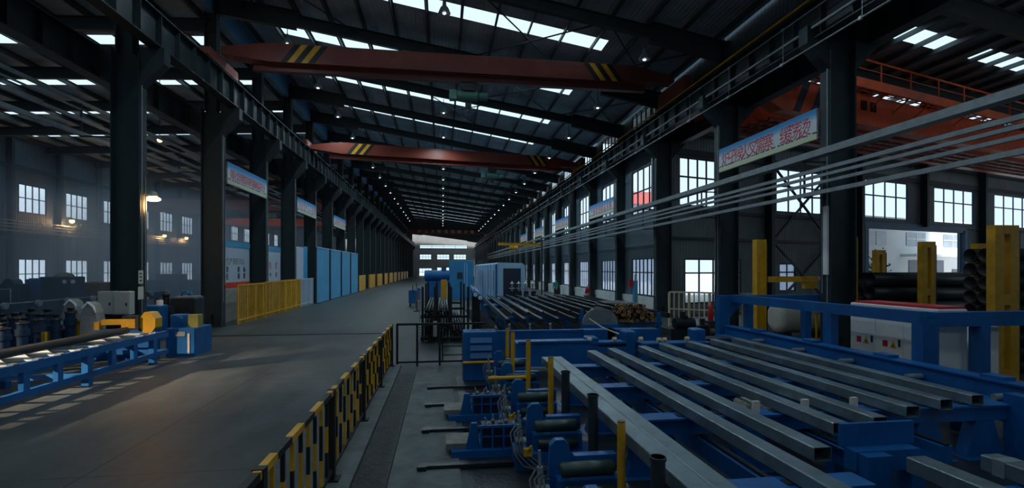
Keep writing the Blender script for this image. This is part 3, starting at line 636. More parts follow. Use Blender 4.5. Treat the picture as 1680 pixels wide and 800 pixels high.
    for k in range(1, 21):  # rows behind and above the camera are unseen, added for foreground light
        for j, (s, nm) in enumerate(((.14, 'left'), (.465, 'middle'), (.83, 'right'))):
            x = XL+(XR-XL)*s; y = YL[k]*(1-s)+YR[k]*s; z = zroof(x)-1.15
            t = thing('pendant_lamp', (x, y, z-.75), f'small bell shaped high bay lamp under the {ORD[k-1]} rafter, {nm} row', 'lamp', 'high bay lamps of the middle hall')
            MB().lathe((x, y, z-.75), [(.25, 0), (.24, .03), (.17, .2), (.08, .3), (.07, .46), (.03, .5), (0, .5)], 12).build('shade', 'galv', t)
            MB().cyl((x, y, z-.28), (x, y, z+.16), .02, 6).build('stem', 'dark', t)
            MB().sphere((x, y, z-.70), .09, 10, 6).build('bulb', 'bulb', t)
            if y < 112:
                l = D.lights.new('high_bay_light', 'SPOT'); l.energy = LAMP_W if y > 27 else 130; l.color = (.72, .92, 1.0); l.spot_size = math.radians(165); l.spot_blend = .5; l.shadow_soft_size = .12  # near rows are switched on only to brighten the foreground
                lo = D.objects.new('high_bay_light', l); C.objects.link(lo); lo.location = (x, y, z-.82)
    # banners ----------------------------------------------------------------
    def banner(side, k, txt, label, z0, z1, size):
        if side == 'R': X = XR-.52; ya, yb = YR[k]+.3, YR[k+1]-.3; ud = Vector((0, -1, 0)); f = -1; Z = 1
        else: X = XL+.52; ya, yb = YL[k]+.3, YL[k+1]-.3; ud = Vector((0, 1, 0)); f = 1
        t = thing('hanging_banner', (X, (ya+yb)/2, z0), label, 'banner', f'banners between the {"right" if side == "R" else "left"} columns')
        bd = MB().span((X-.02, ya, z0), (X+.02, yb, z1)).build('banner_board', 'banner', t)
        fr = MB(); 
        for z in (z0, z1): fr.bar((X-f*.03, ya, z), (X-f*.03, yb, z), .04, .04)
        fr.bar((X-f*.03, ya, z0), (X-f*.03, ya, z1), .04, .04).bar((X-f*.03, yb, z0), (X-f*.03, yb, z1), .04, .04); fr.build('frame', 'galv', t)
        n = len(txt); Ld = yb-ya
        for i, ch in enumerate(txt):
            if ch == ' ': continue
            y = (ya + Ld*(.05+.9*(i+.5)/n)) if f > 0 else (yb - Ld*(.05+.9*(i+.5)/n))
            text_mesh(ch, size, 'letter', 'textred', bd, (X+f*.024, y, z0+(z1-z0)*.46), ud, (0, 0, 1), .002)
    banner('R', 3, '炉孑候火叉篱寨 缓荡烫', 'large banner with red characters between the two nearest right columns', 7.05, 8.05, .66)
    banner('R', 6, '严格管理精益求精', 'smaller banner with red characters in front of a right wall window, second along', 6.9, 7.95, .6)
    banner('R', 8, '质量是企业的生命', 'banner with red characters on the right, third along', 6.9, 7.95, .6)
    banner('R', 10, '节能降耗从我做起', 'banner with red characters on the right, fourth along', 6.9, 7.95, .6)
    banner('R', 12, '安全第一预防为主', 'banner with red characters on the right, fifth and furthest', 6.9, 7.95, .6)
    banner('L', 5, '强化管理提高质量确保安全', 'large blue and white banner with faded characters on the left, nearest', 6.95, 8.0, .5)
    banner('L', 7, '安全生产人人有责', 'blue and white banner on the left, second along', 6.9, 7.95, .55)
    banner('L', 9, '以质量求生存发展', 'blue and white banner on the left, third along', 6.9, 7.95, .55)
    # conductor trunking along the right columns -----------------------------------------
    X = 11.5; zs = [(2.8+.3045*X*1.009, .34, .20), (2.8+.262*X*1.009, .09, .11), (2.8+.2455*X*1.009, .09, .09), (2.8+.2275*X*1.009, .09, .09), (2.8+.2015*X*1.009, .12, .12)]
    t = thing('conductor_trunking', (X, 60, zs[-1][0]-.05), 'bundle of grey conductor rails running along the right columns towards the end wall', 'cable trunking')
    for i, (z, w, h) in enumerate(zs): MB().bar((X, 3, z), (X, 130, z), w, h).build('busbar_tray' if i == 0 else 'busbar', 'galv', t)
    for k in range(3, 16):
        y = YR[k]; MB().bar((X, y, zs[-1][0]-.1), (X, y, zs[0][0]+.12), .05, .05).bar((X, y, zs[0][0]-.11), (XR-.47, y, zs[0][0]-.11), .05, .05).bar((X, y, zs[-1][0]-.07), (XR-.47, y, zs[-1][0]-.07), .05, .05).build('bracket', 'steel', t)
    # and on the left
    X = -12.4; t = thing('conductor_trunking', (X, 40, 7.3), 'grey conductor rails along the left side of the left columns, high up', 'cable trunking')
    for z, w in ((8.55, .1), (8.3, .05), (7.95, .10), (7.45, .14)): MB().bar((X, 5, z), (X, 90, z), w, w).build('busbar', 'galv', t)
    for k in range(3, 12): MB().bar((X, YL[k], 7.35), (X, YL[k], 8.65), .05, .05).bar((X, YL[k], 7.38), (XL-.47, YL[k], 7.38), .05, .05).build('bracket', 'steel', t)
    X = -34.15; t = thing('conductor_trunking', (X, 60, 5.8), 'thin grey conductor rails along the far left wall below the upper windows', 'cable trunking')
    for z in (6.65, 6.4, 6.15, 5.85): MB().bar((X, 30, z), (X, 150, z), .09, .09).build('busbar', 'galv', t)
    for k in range(10): MB().bar((X, 46.1+5.33*k, 5.8), (X, 46.1+5.33*k, 6.75), .05, .05).bar((X-.25, 46.1+5.33*k, 5.84), (X, 46.1+5.33*k, 5.84), .05, .05).build('bracket', 'steel', t)
    # sodium lamps ----------------------------------------------------------------------
    def flood(p, ang, label, arm, power, r=.11, sz=(1, 1, 1)):
        t = thing('sodium_lamp', Vector(p)+Vector((0, 0, -.1)), label, 'lamp', 'lit orange lamps of the left hall')
        MB().tube(arm, .025, 6).build('arm', 'dark', t)
        h = MB(); h.lathe(Vector(p)+Vector((0, 0, r*.35)), [(r*.9, 0), (r*1.0, .02), (r*.9, .09), (r*.6, .15), (r*.3, .2), (0, .2)], 14); h.build('housing', 'galv', t)
        MB().sphere(Vector(p)+Vector((0, 0, -.03)), r, 12, 8, sz).build('bulb', 'lamp', t)
        l = D.lights.new('sodium_light', 'POINT'); l.energy = power; l.color = (1, .52, .2); l.shadow_soft_size = r*1.2
        lo = D.objects.new('sodium_light', l); C.objects.link(lo); lo.location = Vector(p)+Vector((0, 0, -.28)); return t
    LP = 1.0
    p = at(251, 325, 18.2); flood(p, 0, 'bright elongated orange lamp on an arm beside the tall left column', [(XL+.46, YL[4], p.z+.1), (p.x-.2, p.y, p.z+.18), (p.x, p.y, p.z+.16)], 95, .16, (1.6, 1.2, .55))
    for px, py, lab in ((118, 362, 'small orange lamp low on the left wall under the second visible window'), (270, 386, 'small orange lamp on the left wall in the smoke, nearer of two'), (306, 390, 'small orange lamp on the left wall in the smoke, further of two')):
        p = onX(px, py, XW+1.2); flood(p, 0, lab, [(XW+.15, p.y, p.z+.3), (p.x-.2, p.y, p.z+.32), (p.x, p.y, p.z+.2)], 240, .2)
    p = at(262, 229, 31); flood(p, 0, 'weak orange lamp high under the left roof', [(p.x, p.y, p.z+.15), (p.x, p.y, zleft(p.x)-.3)], 20, .13)
    # assumed unseen floodlight further left, added to light the conveyor and cast its shadows
    p = Vector((-21., 6.8, 7.6)); t = thing('assumed_pendant_floodlight', p, 'assumed unseen warm floodlight on a long stem under the left hall roof', 'lamp')
    MB().cyl(p+Vector((0, 0, .25)), (p.x, p.y, zleft(p.x)-.15), .03, 6).build('stem', 'dark', t)
    MB().lathe(p, [(.32, 0), (.3, .05), (.15, .25), (.1, .35), (0, .36)], 16).build('shade', 'galv', t)
    for ay in (11.2, 14.0):
        l = D.lights.new('assumed_flood_light', 'SPOT'); l.energy = 17500; l.color = (1, .72, .48); l.spot_size = math.radians(27); l.spot_blend = 1; l.shadow_soft_size = .05
        lo = D.objects.new('assumed_flood_light', l); C.objects.link(lo); lo.location = p + Vector((0, 0, -.05)); lo.rotation_euler = (Vector((-10.0, ay, 0))-p).to_track_quat('-Z', 'Y').to_euler()
    # yellow wall jib crane on a right column
    k = 9; y = YR[9]; t = thing('jib_crane', (10.6, y-.6, 0), 'small yellow jib crane on a yellow mast, reaching out over the pale cabin', 'crane')
    MB().ibeam((10.6, y-.6, 5.3), (5.7, y-2.2, 5.35), .3, .16, .02, .02).build('jib_arm', 'yellow', t)
    MB().cyl((10.6, y-.6, 0), (10.6, y-.6, 6.1), .09, 12).build('mast', 'steel', t)
    MB().bar((10.6, y-.6, 6.0), (8.2, y-1.6, 5.45), .05, .05).build('tie_rod', 'yellow', t)
    MB().cyl((6.9, y-1.9, 4.95), (7.8, y-1.75, 4.95), .17, 12).box((7.3, y-1.83, 5.1), (.4, .2, .14)).build('hoist', 'yellow', t)
    MB().cyl((7.3, y-1.83, 4.8), (7.3, y-1.83, 4.0), .012, 5).box((7.3, y-1.83, 3.95), (.12, .1, .18)).build('hook', 'dark', t)
# ================================================================== RIGHT FOREGROUND: tube table, guard frame, cabinets, posts
def build_right():
    zt = .95
    TW = .205; TH_ = .15
    def rtub(x, y0, y1, label, w=TW, h=TH_, z=zt, mtl='tube'):
        o = MB().rtube((x, y0, z-h/2), (x, y1, z-h/2), w, h, .008).build('steel_tube', mtl); tag(o, label, 'steel tube', 'rectangular steel tubes on the run-out table'); return o
    rtub(2.16, 1.7, 10.4, 'wide flat steel tube nearest the yellow posts, left of a touching pair', .213)
    rtub(2.375, 1.7, 10.4, 'flat steel tube touching the left-most one, right of the pair', .213)
    rtub(3.34, 1.7, 11.1, 'long rectangular steel tube lying alone between the touching pair and the open-ended tube')
    rtub(3.90, 4.75, 11.35, 'rectangular steel tube with its open end just left of the blue stop bracket')
    rtub(4.74, 5.48, 11.6, 'rectangular steel tube butting the left half of the blue stop bracket')
    rtub(5.41, 5.62, 11.9, 'rectangular steel tube butting the right end of the blue stop bracket')
    rtub(6.26, 6.0, 12.2, 'rectangular steel tube with its open end right of the blue stop bracket')
    rtub(7.06, 6.25, 12.45, 'dark rectangular steel tube second from the blue side rail')
    rtub(7.75, 6.4, 12.6, 'dark rectangular steel tube next to the blue side rail')
    rtub(5.1, 1.6, 4.85, 'short near steel tube running out of the bottom edge in front of the stop bracket', .24, .17, .76)
    o = rtub(5.97, 1.6, 4.8, 'short near steel tube with a pale strap around its far end', .24, .17, .76)
    MB().bar((5.97-.124, 4.62, .675), (5.97+.124, 4.62, .675), .12, .178, up=(0, 0, 1)).build('strap', 'galv', o)
    # support frames (roller beds) under the tubes
    for i, y in enumerate((2.6, 4.35, 6.55, 8.4, 10.2)):
        t = thing('support_frame', (5.4, y, 0), f'blue cross beam on tapered legs carrying the steel tubes, {ORD[i]} from the camera', 'support frame', 'blue support frames under the tubes')
        if i > 1: MB().box((5.5, y, .66), (5.7, .2, .2)).box((5.5, y, .775), (5.7, .3, .03)).build('cross_beam', 'blue', t)
        else:
            MB().box((3.3, y, .66), (1.4, .2, .2)).box((3.3, y, .775), (1.4, .3, .03)).build('cross_beam', 'blue', t)
            MB().box((6.45, y, .49), (3.7, .2, .16)).build('low_cross_beam', 'blue', t)
        for x in (2.75, 4.25, 5.9, 7.0, 7.95):
            if i < 2 and x == 4.25: continue
            hz = .56 if i > 1 or x < 4 else .41
            MB().prism([(x-.32, .02), (x+.32, .02), (x+.15, hz), (x-.15, hz)], 'Y', y-.09, y+.09).build('leg', 'blue', t)
            MB().box((x, y, .01), (.8, .4, .02)).build('foot_plate', 'blue', t)
        for x in ((4.33, 5.08, 5.85) if i == 2 else ()):
            MB().box((x, y-.02, .87), (.1, .05, .16)).build('guide_block', 'paper', t)
        for x in (2.27, 3.34, 3.9, 4.74, 5.41, 6.26, 7.06, 7.75):
            if y < 4.8 and x in (3.9, 4.74, 5.41, 6.26, 7.06, 7.75): continue
            MB().box((x, y, .795), (.34, .12, .01)).build('wear_pad', 'dark', t)
    # red link bars
    tag(MB().bar((3.0, 3.3, .14), (4.6, 5.9, .14), .1, .12).build('link_bar', 'red'), 'dark red bar under the tubes between the nearest cross beams', 'bar', 'red link bars under the tubes')
    tag(MB().bar((2.95, 6.9, .14), (3.75, 8.9, .14), .08, .1).build('link_bar', 'red'), 'dark red bar under the tubes further back', 'bar', 'red link bars under the tubes')
    # lower chain troughs between frames
    for i, x in enumerate((3.5, 5.1, 6.45)):
        t = thing('chain_conveyor', (x, 6.5, 0), ['blue low chain trough under the tubes nearest the yellow posts', 'blue low chain trough under the middle tubes', 'blue low chain trough under the tubes nearest the side rail'][i], 'conveyor', 'low chain troughs')
        yc, ly = (6.6, 8.2) if x < 4 else (8.2, 5.0); MB().box((x, yc, .40), (.16, ly, .22)).build('trough', 'blue', t); MB().box((x, yc, .525), (.06, ly, .03)).build('chain', 'dark', t)
        for y in ((3.0, 5.4, 7.5, 9.3) if x < 4 else (6.0, 7.5, 9.3)): MB().box((x, y, .145), (.14, .16, .29)).build('leg', 'blue', t)
    tag(MB().cbox((5.1, 7.5, .62), (.8, .42, .16), .03).build('wooden_block', 'paper'), 'pale wooden packing lying on a chain trough between two tubes', 'packing')
    # stop bracket
    t = thing('stop_bracket', (5.05, 5.3, 0), 'blue steel stop bracket the two middle tubes butt against', 'stop bracket')
    MB().box((5.07, 5.33, .86), (.96, .05, .26)).build('stop_plate', 'blue', t)
    MB().prism([(4.62, .50), (5.5, .50), (5.62, .60), (5.58, .68), (5.45, .73), (4.62, .73)], 'Y', 5.12, 5.30).build('arm', 'blue', t)
    MB().box((4.80, 5.08, .36), (.32, .2, .72)).build('post', 'blue', t); MB().box((5.42, 5.22, .25), (.18, .2, .5)).build('post', 'blue', t)
    # side rail ------------------------------------------------------------
    t = thing('side_rail', (8.9, 10, 0), 'long blue side rail with a lower ledge along the right of the tube table', 'side rail')
    MB().box((8.97, 10.3, .80), (.22, 9.3, .34)).box((8.97, 10.3, .985), (.34, 9.3, .03)).build('top_beam', 'blue', t)
    MB().box((8.62, 10.7, .60), (.36, 8.3, .26)).build('ledge', 'blue', t)
    for y in (5.9, 7.6, 9.6, 11.6, 13.6, 14.8): MB().box((8.92, y, .315), (.26, .24, .63)).build('leg', 'blue', t)
    for y in (6.8, 8.3, 9.9, 11.4, 13.): MB().cyl((8.52, y, .79), (8.84, y, .79), .055, 10).build('guide_roller', 'galv', t)
    for y in (7.1, 9.2, 11.3, 13.4): MB().box((8.97, y, 1.03), (.24, .36, .06)).build('cover_plate', 'blue', t)
    t = thing('rail_end_post', (8.45, 6.35, 0), 'blue end post at the right picture edge closing the side rail', 'post')
    MB().box((8.42, 6.35, .47), (.22, .3, .94)).build('post', 'blue', t)
    tag(MB().lathe((8.0, 5.6, 0.0), [(.24, 0), (.26, .03), (.26, .5), (.2, .58), (.06, .6), (0, .6)], 20).build('plastic_drum', 'white'), 'white plastic drum on the floor at the right picture edge', 'drum')
    # guard frame ---------------------------------------------------------
    t = thing('safety_barrier', (10.5, 12, 0), 'blue box-section guard frame standing around the white cabinets', 'guard frame')
    MB().box((10.75, 15.25, 1.80), (3.9, .22, .26)).build('top_beam', 'blue', t)
    MB().box((9.28, 11.9, 1.84), (.2, 6.5, .24)).build('top_beam', 'blue', t)
    MB().box((11.35, 8.72, 1.80), (3.7, .22, .28)).build('top_beam', 'blue', t)
    for x, y, w in ((8.95, 15.25, .36), (9.85, 15.25, .2), (9.37, 8.72, .36), (10.6, 8.72, .22), (12.4, 8.72, .22), (11.9, 15.25, .22)): MB().box((x, y, .90 if w > .3 else .835), (w, .24, 1.79 if w > .3 else 1.67)).build('post', 'blue', t)
    MB().box((9.28, 11.05, .86), (.2, .26, 1.72)).build('post', 'blue', t)
    MB().prism([(9.13, 1.67), (9.6, 1.67), (9.13, 1.2)], 'Y', 15.17, 15.33).build('gusset', 'blue', t)
    # white cabinets ------------------------------------------------------
    t = thing('control_cabinet', (10.45, 10.15, 0), 'white double door control cabinet with a red top band behind the guard frame', 'cabinet')
    MB().cbox((10.35, 10.15, .98), (.7, 2.24, 1.96), .015).build('body', 'white', t)
    MB().box((10.40, 10.15, 1.985), (.66, 2.1, .05)).build('top_plate', 'redp', t)
    for y0, y1, nm in ((9.07, 9.78, 0), (9.80, 10.5, 1), (10.52, 11.24, 2)):
        d = MB().box((9.99, (y0+y1)/2, 1.0), (.02, y1-y0-.03, 1.7)).build('door', 'white', t)
        MB().box((9.965, y0+.08, 1.15), (.03, .03, .16)).build('handle', 'black', d)
        ym = (y0+y1)/2
        s = MB().m(0).box((9.978, ym+.1, 1.10), (.004, .13, .14)).m(1).prism([(ym-.2, 1.02), (ym-.02, 1.02), (ym-.11, 1.19)], 'X', 9.976, 9.98).m(2).box((9.975, ym-.11, 1.075), (.004, .03, .06)); s.build('warning_sticker', ['redp', 'yellow', 'black'], d)
    t = thing('control_desk', (10.9, 9.35, 0), 'white slanted control desk seen under the near guard frame beam', 'control desk')
    MB().prism([(10.78, 0), (11.4, 0), (11.4, 1.6), (11.2, 1.6), (10.78, 1.15)], 'Y', 9.0, 9.5).build('body', 'white', t); MB().box((11.08, 8.99, .6), (.4, .02, .9)).build('door', 'white', t)
    # yellow cradle posts ---------------------------------------------------
    def cradle(x, y, w, h, label, slot=True, dep=.22):
        t = thing('cradle_post', (x, y, 0), label, 'post', 'yellow cradle posts of the pipe store')
        b = MB()
        if slot:
            s = w*.26; b.box((x-w/2+(w/2-s/2)/2, y, h/2), (w/2-s/2, dep, h)).box((x+w/2-(w/2-s/2)/2, y, h/2), (w/2-s/2, dep, h))
            for z0, z1 in ((h-.22, h), (h*.49, h*.56), (0, .3)): b.box((x, y, (z0+z1)/2), (s+.002, dep*.98, z1-z0))
        else: b.ibeam((x, y, 0), (x, y, h), w, dep*1.2, .03, .03, up=(1, 0, 0))
        bevel(b.build('column', 'yellow', t), .008)
        MB().box((x, y, .015), (w+.25, dep+.3, .03)).build('foot', 'yellow', t)
        MB().box((x+w/2+.05, y+.05, h/2-.05), (.08, dep, h-.15)).build('side_channel', 'steel_dk', t)
        return t
    p = at(1645, 440, 12.5); cradle(p.x, p.y, .68, 3.86, 'tall slotted yellow cradle post at the right picture edge, nearest and largest')
    p = at(1607, 440, 14.3); cradle(p.x, p.y, .34, 3.5, 'yellow cradle post just left of the largest one')
    p = at(1520, 440, 18.0); cradle(p.x, p.y, .52, 3.75, 'slotted yellow cradle post rising in front of the big doorway')
    p = at(1442, 440, 24.0); cradle(p.x, p.y, .54, 3.67, 'small slotted yellow cradle post at the left of the big doorway')
    p = at(1246, 440, 17.6); cradle(p.x, p.y, .36, 3.8, 'yellow post with a horizontal arm left of the near column', False); 
    q = p
    t = thing('jib_hoist', (q.x+.3, q.y, 2.2), 'yellow horizontal arm held by the yellow post left of the near column', 'arm')
    e = at(1352, 460, 17.6); MB().box(((q.x+.2+e.x)/2, q.y+.02, 2.42), (e.x-q.x-.2, .16, .2)).box((e.x-.3, q.y+.02, 2.2), (.5, .14, .22)).build('beam', 'yellow', t); MB().box((e.x+.12, q.y+.02, 2.46), (.2, .12, .12)).build('end_tag', 'white', t)
    p = at(1399, 440, 19.5); cradle(p.x, p.y, .2, 4.0, 'thin yellow post against the left jamb of the big doorway', False)
    # dark pipes stored between the posts
    n = 0
    for j in range(5):
        for i in range(2):
            y = 17.25+.54*i; z = .265+.53*j; x0 = 16.35 + random.uniform(-.3, .3); x1 = 21.5 + random.uniform(-.4, .4)
            o = MB().pipe((x0, y, z), (x1, y, z), .262, .02, 24).build('stored_pipe', 'dark'); n += 1
            tag(o, f'large dark steel pipe in the stack before the doorway, {["front", "back"][i]} column, {ORD[j]} from the floor', 'pipe', 'large dark pipes stacked before the doorway')
    # black bundles at the right picture edge
    for j in range(9):
        for i in range(2):
            z = .19+.37*j; y = 11.55+.38*i
            o = MB().pipe((14.2, y, z), (20.5, y, z), .183, .02, 18).build('stored_pipe', 'black')
            tag(o, f'black pipe stacked behind the largest yellow post, {["front", "back"][i]} column, {ORD[j]} from the floor', 'pipe', 'black pipes stacked at the right edge')
    # tank and fence beyond the guard frame
    c = at(1312, 440, 20.5); c.z = 0; t = thing('storage_tank', c, 'cream horizontal tank with a white label behind the yellow pickets', 'tank')
    MB().lathe((c.x-1.15, c.y, .82), [(.02, 0), (.35, .02), (.56, .1), (.62, .22), (.62, 2.1), (.56, 2.22), (.35, 2.3), (.02, 2.32)], 28, 'X').build('body', 'tank', t)
    for d in (-.75, .75): MB().box((c.x+d, c.y, .14), (.14, .9, .28)).build('saddle', 'steel_dk', t)
    lb = MB().box((c.x+.62, c.y-.64, .92), (.46, .02, .42)).build('label', 'white', t)
    for i, (tx, z) in enumerate((('清洁循环', 1.0), ('水箱', .84))): text_mesh(tx, .11, 'letter', 'textblue', lb, (c.x+.62, c.y-.653, z), (1, 0, 0), (0, 0, 1), .001)
    t = thing('picket_fence', (c.x, c.y-1.7, 0), 'low yellow picket fence in front of the cream tank', 'fence')
    for i, d in enumerate((-1., -.62, -.25, .12, .5, .9)): MB().box((c.x+d, c.y-1.7, .65), (.06 if i % 2 else .1, .05, 1.3)).build('picket', 'yellow', t)
    for z in (.2, 1.15): MB().box((c.x-.05, c.y-1.7, z), (2.2, .04, .06)).build('rail', 'yellow', t)
    # cream balustrade at the corner
    a = at(1098, 440, 24.5); b = at(1236, 440, 22.6); t = thing('balustrade', (a.x, a.y, 0), 'cream painted balustrade beside the corner column and the low wide window', 'fence')
    d = (b-a); a.z = b.z = 0; N_ = 16
    for z, w in ((1.66, .07), (.85, .05), (.12, .06)): MB().bar(a+Vector((0, 0, z)), b+Vector((0, 0, z)), w, w).build('rail', 'cream', t)
    for i in range(N_+1): w = .09 if i % 4 == 0 else .045; q = a+d*(i/N_); MB().box((q.x, q.y, .82), (w, w, 1.64)).build('baluster', 'cream', t)
    # red extinguisher
    p = at(1166, 440, 19.5); t = thing('fire_extinguisher', (p.x, p.y, 0), 'red fire extinguisher on a stand at the left end of the guard frame', 'fire extinguisher')
    MB().lathe((p.x, p.y, .78), [(.09, 0), (.1, .03), (.1, .5), (.07, .6), (.03, .64), (.03, .7), (0, .7)], 14).build('cylinder', 'redp', t); MB().box((p.x, p.y, .39), (.34, .34, .78)).build('stand', 'steel_dk', t); MB().tube([(p.x, p.y, 1.45), (p.x+.09, p.y-.05, 1.42), (p.x+.13, p.y-.06, 1.2)], .015, 6).build('hose', 'black', t)
    # blue post by the right wall
    p = at(1042, 440, 29.2); t = thing('wall_post_box', (p.x, p.y, 0), 'bright blue upright duct before a right wall window, red box beside it', 'duct')
    MB().cbox((p.x, p.y, 1.05), (.24, .24, 2.1), .02).build('duct', 'blue_lt', t); MB().box((p.x-.25, p.y, 1.95), (.22, .16, .45)).build('red_box', 'redp', t); MB().cyl((p.x, p.y, 2.1), (p.x, p.y, 2.45), .05, 8).build('stub_pipe', 'paper', t)
# ================================================================== MIDDLE: railing, pushers, transfer machine, cooling bed, cabins
def build_mid():
    # floor features
    struct(MB().span((-1.55, 1, 0), (-1.16, 14.7, .07)).build('floor_kerb', 'concrete_lt'), 'pale concrete kerb the striped railing stands on', 'kerb')
    struct(MB().span((-1.15, 1, 0), (-.71, 13.6, .035)).build('trench_cover_floor', 'plate'), 'dark checker plate trench cover beside the kerb', 'trench cover')
    struct(MB().span((-.70, 1, 0), (.24, 13.6, .03)).build('slab_floor', 'concrete_lt'), 'pale stained concrete strip between trench cover and blue machines', 'floor slab')
    struct(MB().span((-10.9, 22.3, 0), (-2.3, 22.55, .02)).build('cable_cover_floor', 'black'), 'thin black cable cover lying across the aisle', 'cable cover')
    struct(MB().span((1.5, 15.2, 0), (10.3, 34.3, .015)).build('dark_floor', 'oil'), 'black floor patch under the cooling bed', 'floor patch')
    struct(MB().span((.35, 2, 0), (8.6, 13.2, .012)).build('dark_floor', 'dark'), 'dark oily floor under the steel tubes and pusher units', 'floor patch')
    # striped railing
    t = thing('safety_railing', (-1.42, 8.1, .07), 'black and yellow striped safety railing along the right edge of the aisle', 'railing')
    ys = [1.6, 4.2, 6.8, 9.4, 12.0, 14.5]
    for y in ys:
        MB().box((-1.42, y, .655), (.09, .09, 1.17)).box((-1.42, y, .08), (.2, .2, .02)).build('post', 'black', t)
    tr = MB(); y = 1.6; i = 0
    while y < 14.5:
        e = min(y+.42, 14.5); tr.m(i % 2).bar((-1.42, y, 1.20), (-1.42, e, 1.20), .065, .065); y = e; i += 1
    tr.build('top_rail', ['yellow', 'black'], t)
    MB().bar((-1.42, 1.6, .2), (-1.42, 14.5, .2), .05, .05).build('bottom_rail', 'black', t)
    n = 0
    for a, b in zip(ys, ys[1:]):
        for k in range(1, 9):
            y = a + (b-a)*k/9; m = MB(); h0 = .22; cuts = [.22, .22+.97*random.uniform(.25, .42), .22+.97*random.uniform(.58, .75), 1.17]
            for j in range(3): m.m((j+n) % 2).bar((-1.42, y, cuts[j]), (-1.42, y, cuts[j+1]), .035, .035)
            m.build('picket', ['yellow', 'black'], t); n += 1
    # dark transverse railing
    t = thing('safety_railing', (-.2, 14.62, 0), 'plain dark tube railing running right from the end of the striped one', 'railing')
    for x in (-1.28, -.72, -.08, .62, 1.1): MB().box((x, 14.75, .6), (.06, .06, 1.2)).build('post', 'black', t)
    MB().bar((-1.3, 14.75, 1.2), (1.25, 14.75, 1.2), .06, .06).build('top_rail', 'black', t); MB().bar((-1.3, 14.75, .12), (1.25, 14.75, .12), .05, .05).build('bottom_rail', 'black', t)
    g = MB(); 
    for x in (-.0, .58): g.box((x, 14.75, .5), (.04, .04, .7))
    for z in (.3, .55, .8): g.box((.29, 14.75, z), (.58, .03, .03))
    g.build('gate_ladder', 'black', t)
    # pusher units -------------------------------------------------------------
    def pusher(y, lab, yp=None, dp=None, cyl=True, base=True):
        t = thing('pusher_unit', (1.5, y, 0), lab, 'machine', 'blue pusher units beside the tubes')
        MB().box((1.55, y+.12, .12), (1.1, .5, .24)).box((1.62, y+.18, .34), (.7, .36, .22)).build('base', 'blue', t)
        MB().prism([(1.18, .02), (1.5, .02), (1.44, .78), (1.38, .84), (1.28, .84), (1.22, .78)], 'Y', y+.20, y+.30).build('bracket', 'blue', t)
        MB().box((1.75, y+.26, .55), (.5, .12, .2)).build('cross_plate', 'blue', t)
        r = MB(); r.lathe((1.28, y, .58), [(.05, 0), (.085, .02), (.085, .60), (.05, .62), (.03, .64)], 16, 'X'); r.build('roller', 'green_dk', t)
        r = MB(); r.lathe((1.32, y-.06, .36), [(.04, 0), (.065, .02), (.065, .55), (.04, .57)], 14, 'X'); r.build('roller', 'green_dk', t)
        if yp: 
            o = MB().cyl((yp[0], yp[1], 0), (yp[0], yp[1], yp[2]), .046, 14).build('stop_post', 'yellow', t); MB().cyl((yp[0], yp[1], yp[2]), (yp[0], yp[1], yp[2]+.015), .042, 14).build('post_cap', 'brown', o)
        if dp: MB().cyl((dp[0], dp[1], 0), (dp[0], dp[1], dp[2]), .065, 14).cyl((dp[0], dp[1], dp[2]-.03), (dp[0], dp[1], dp[2]), .075, 14).build('guide_post', 'steel_dk', t)
        c = MB(); c.cyl((1.08, y-.02, .1), (1.06, y+.02, .62), .035, 12).cyl((1.06, y+.02, .62), (1.055, y+.03, .8), .018, 8).cyl((1.0, y-.1, .42), (1.14, y-.1, .42), .05, 10); co = c.build('hydraulic_cylinder', 'galv', t)
        h = MB(); 
        for k in range(4):
            x = 1.0+.05*k; h.tube([(x, y-.05, .62-.04*k), (x-.08, y-.14, .55), (x-.05, y-.2, .3), (x+.08+.04*k, y-.24, .12), (x+.3, y-.26, .06)], .014, 6)
        h.build('hoses', 'hose', t)
        MB().box((.35, y+.1, .055), (1.4, .1, .05)).box((-.28, y+.1, .06), (.12, .2, .06)).build('slide_bar', 'dark', t)
        MB().box((1.15, y-.2, .3), (.12, .08, .1)).cyl((1.15, y-.24, .33), (1.19, y-.26, .40), .02, 6).build('valve', 'yellow', t)
        return t
    pusher(4.15, 'pusher unit at the bottom edge of the picture', None, (1.93, 4.35, 1.1))
    pusher(5.45, 'pusher unit with the short thick yellow stop post nearest the camera', (1.95, 5.35, 1.11), (1.93, 6.35, 1.17))
    pusher(7.0, 'pusher unit with a tall thin yellow post, second from the camera', (1.73, 8.0, 1.36), (1.9, 7.7, 1.2))
    pusher(8.6, 'pusher unit third from the camera', (1.66, 9.75, 1.40), None)
    pusher(10.2, 'pusher unit fourth from the camera', (1.57, 11.3, 1.36), None)
    pusher(11.7, 'pusher unit furthest from the camera beside the louvred blue box', (1.6, 12.5, 1.31), None)
    # ground frames with grids
    for i, (y, x0, x1) in enumerate(((7.6, .32, 1.12), (9.4, .3, 1.1))):
        t = thing('oil_pan_frame', ((x0+x1)/2, y, 0), ['nearer blue ground frame with a barred front and a dirty oil tray', 'further blue ground frame with a barred front and a dirty oil tray'][i], 'frame', 'blue ground frames')
        MB().box(((x0+x1)/2-.02, y+.15, .06), (x1-x0+.35, .62, .12)).build('sill', 'blue', t)
        f = MB(); 
        for k in range(4): f.box((x0+.25+(x1-x0-.3)*k/3, y-.1, .28), (.03, .03, .34))
        f.box(((x0+x1)/2+.1, y-.1, .45), (x1-x0-.2, .04, .04)).box(((x0+x1)/2+.1, y-.1, .3), (x1-x0-.2, .02, .02)); f.build('barred_front', 'blue', t)
        MB().box(((x0+x1)/2+.12, y+.12, .27), (x1-x0-.3, .36, .3)).build('tank', 'navy', t)
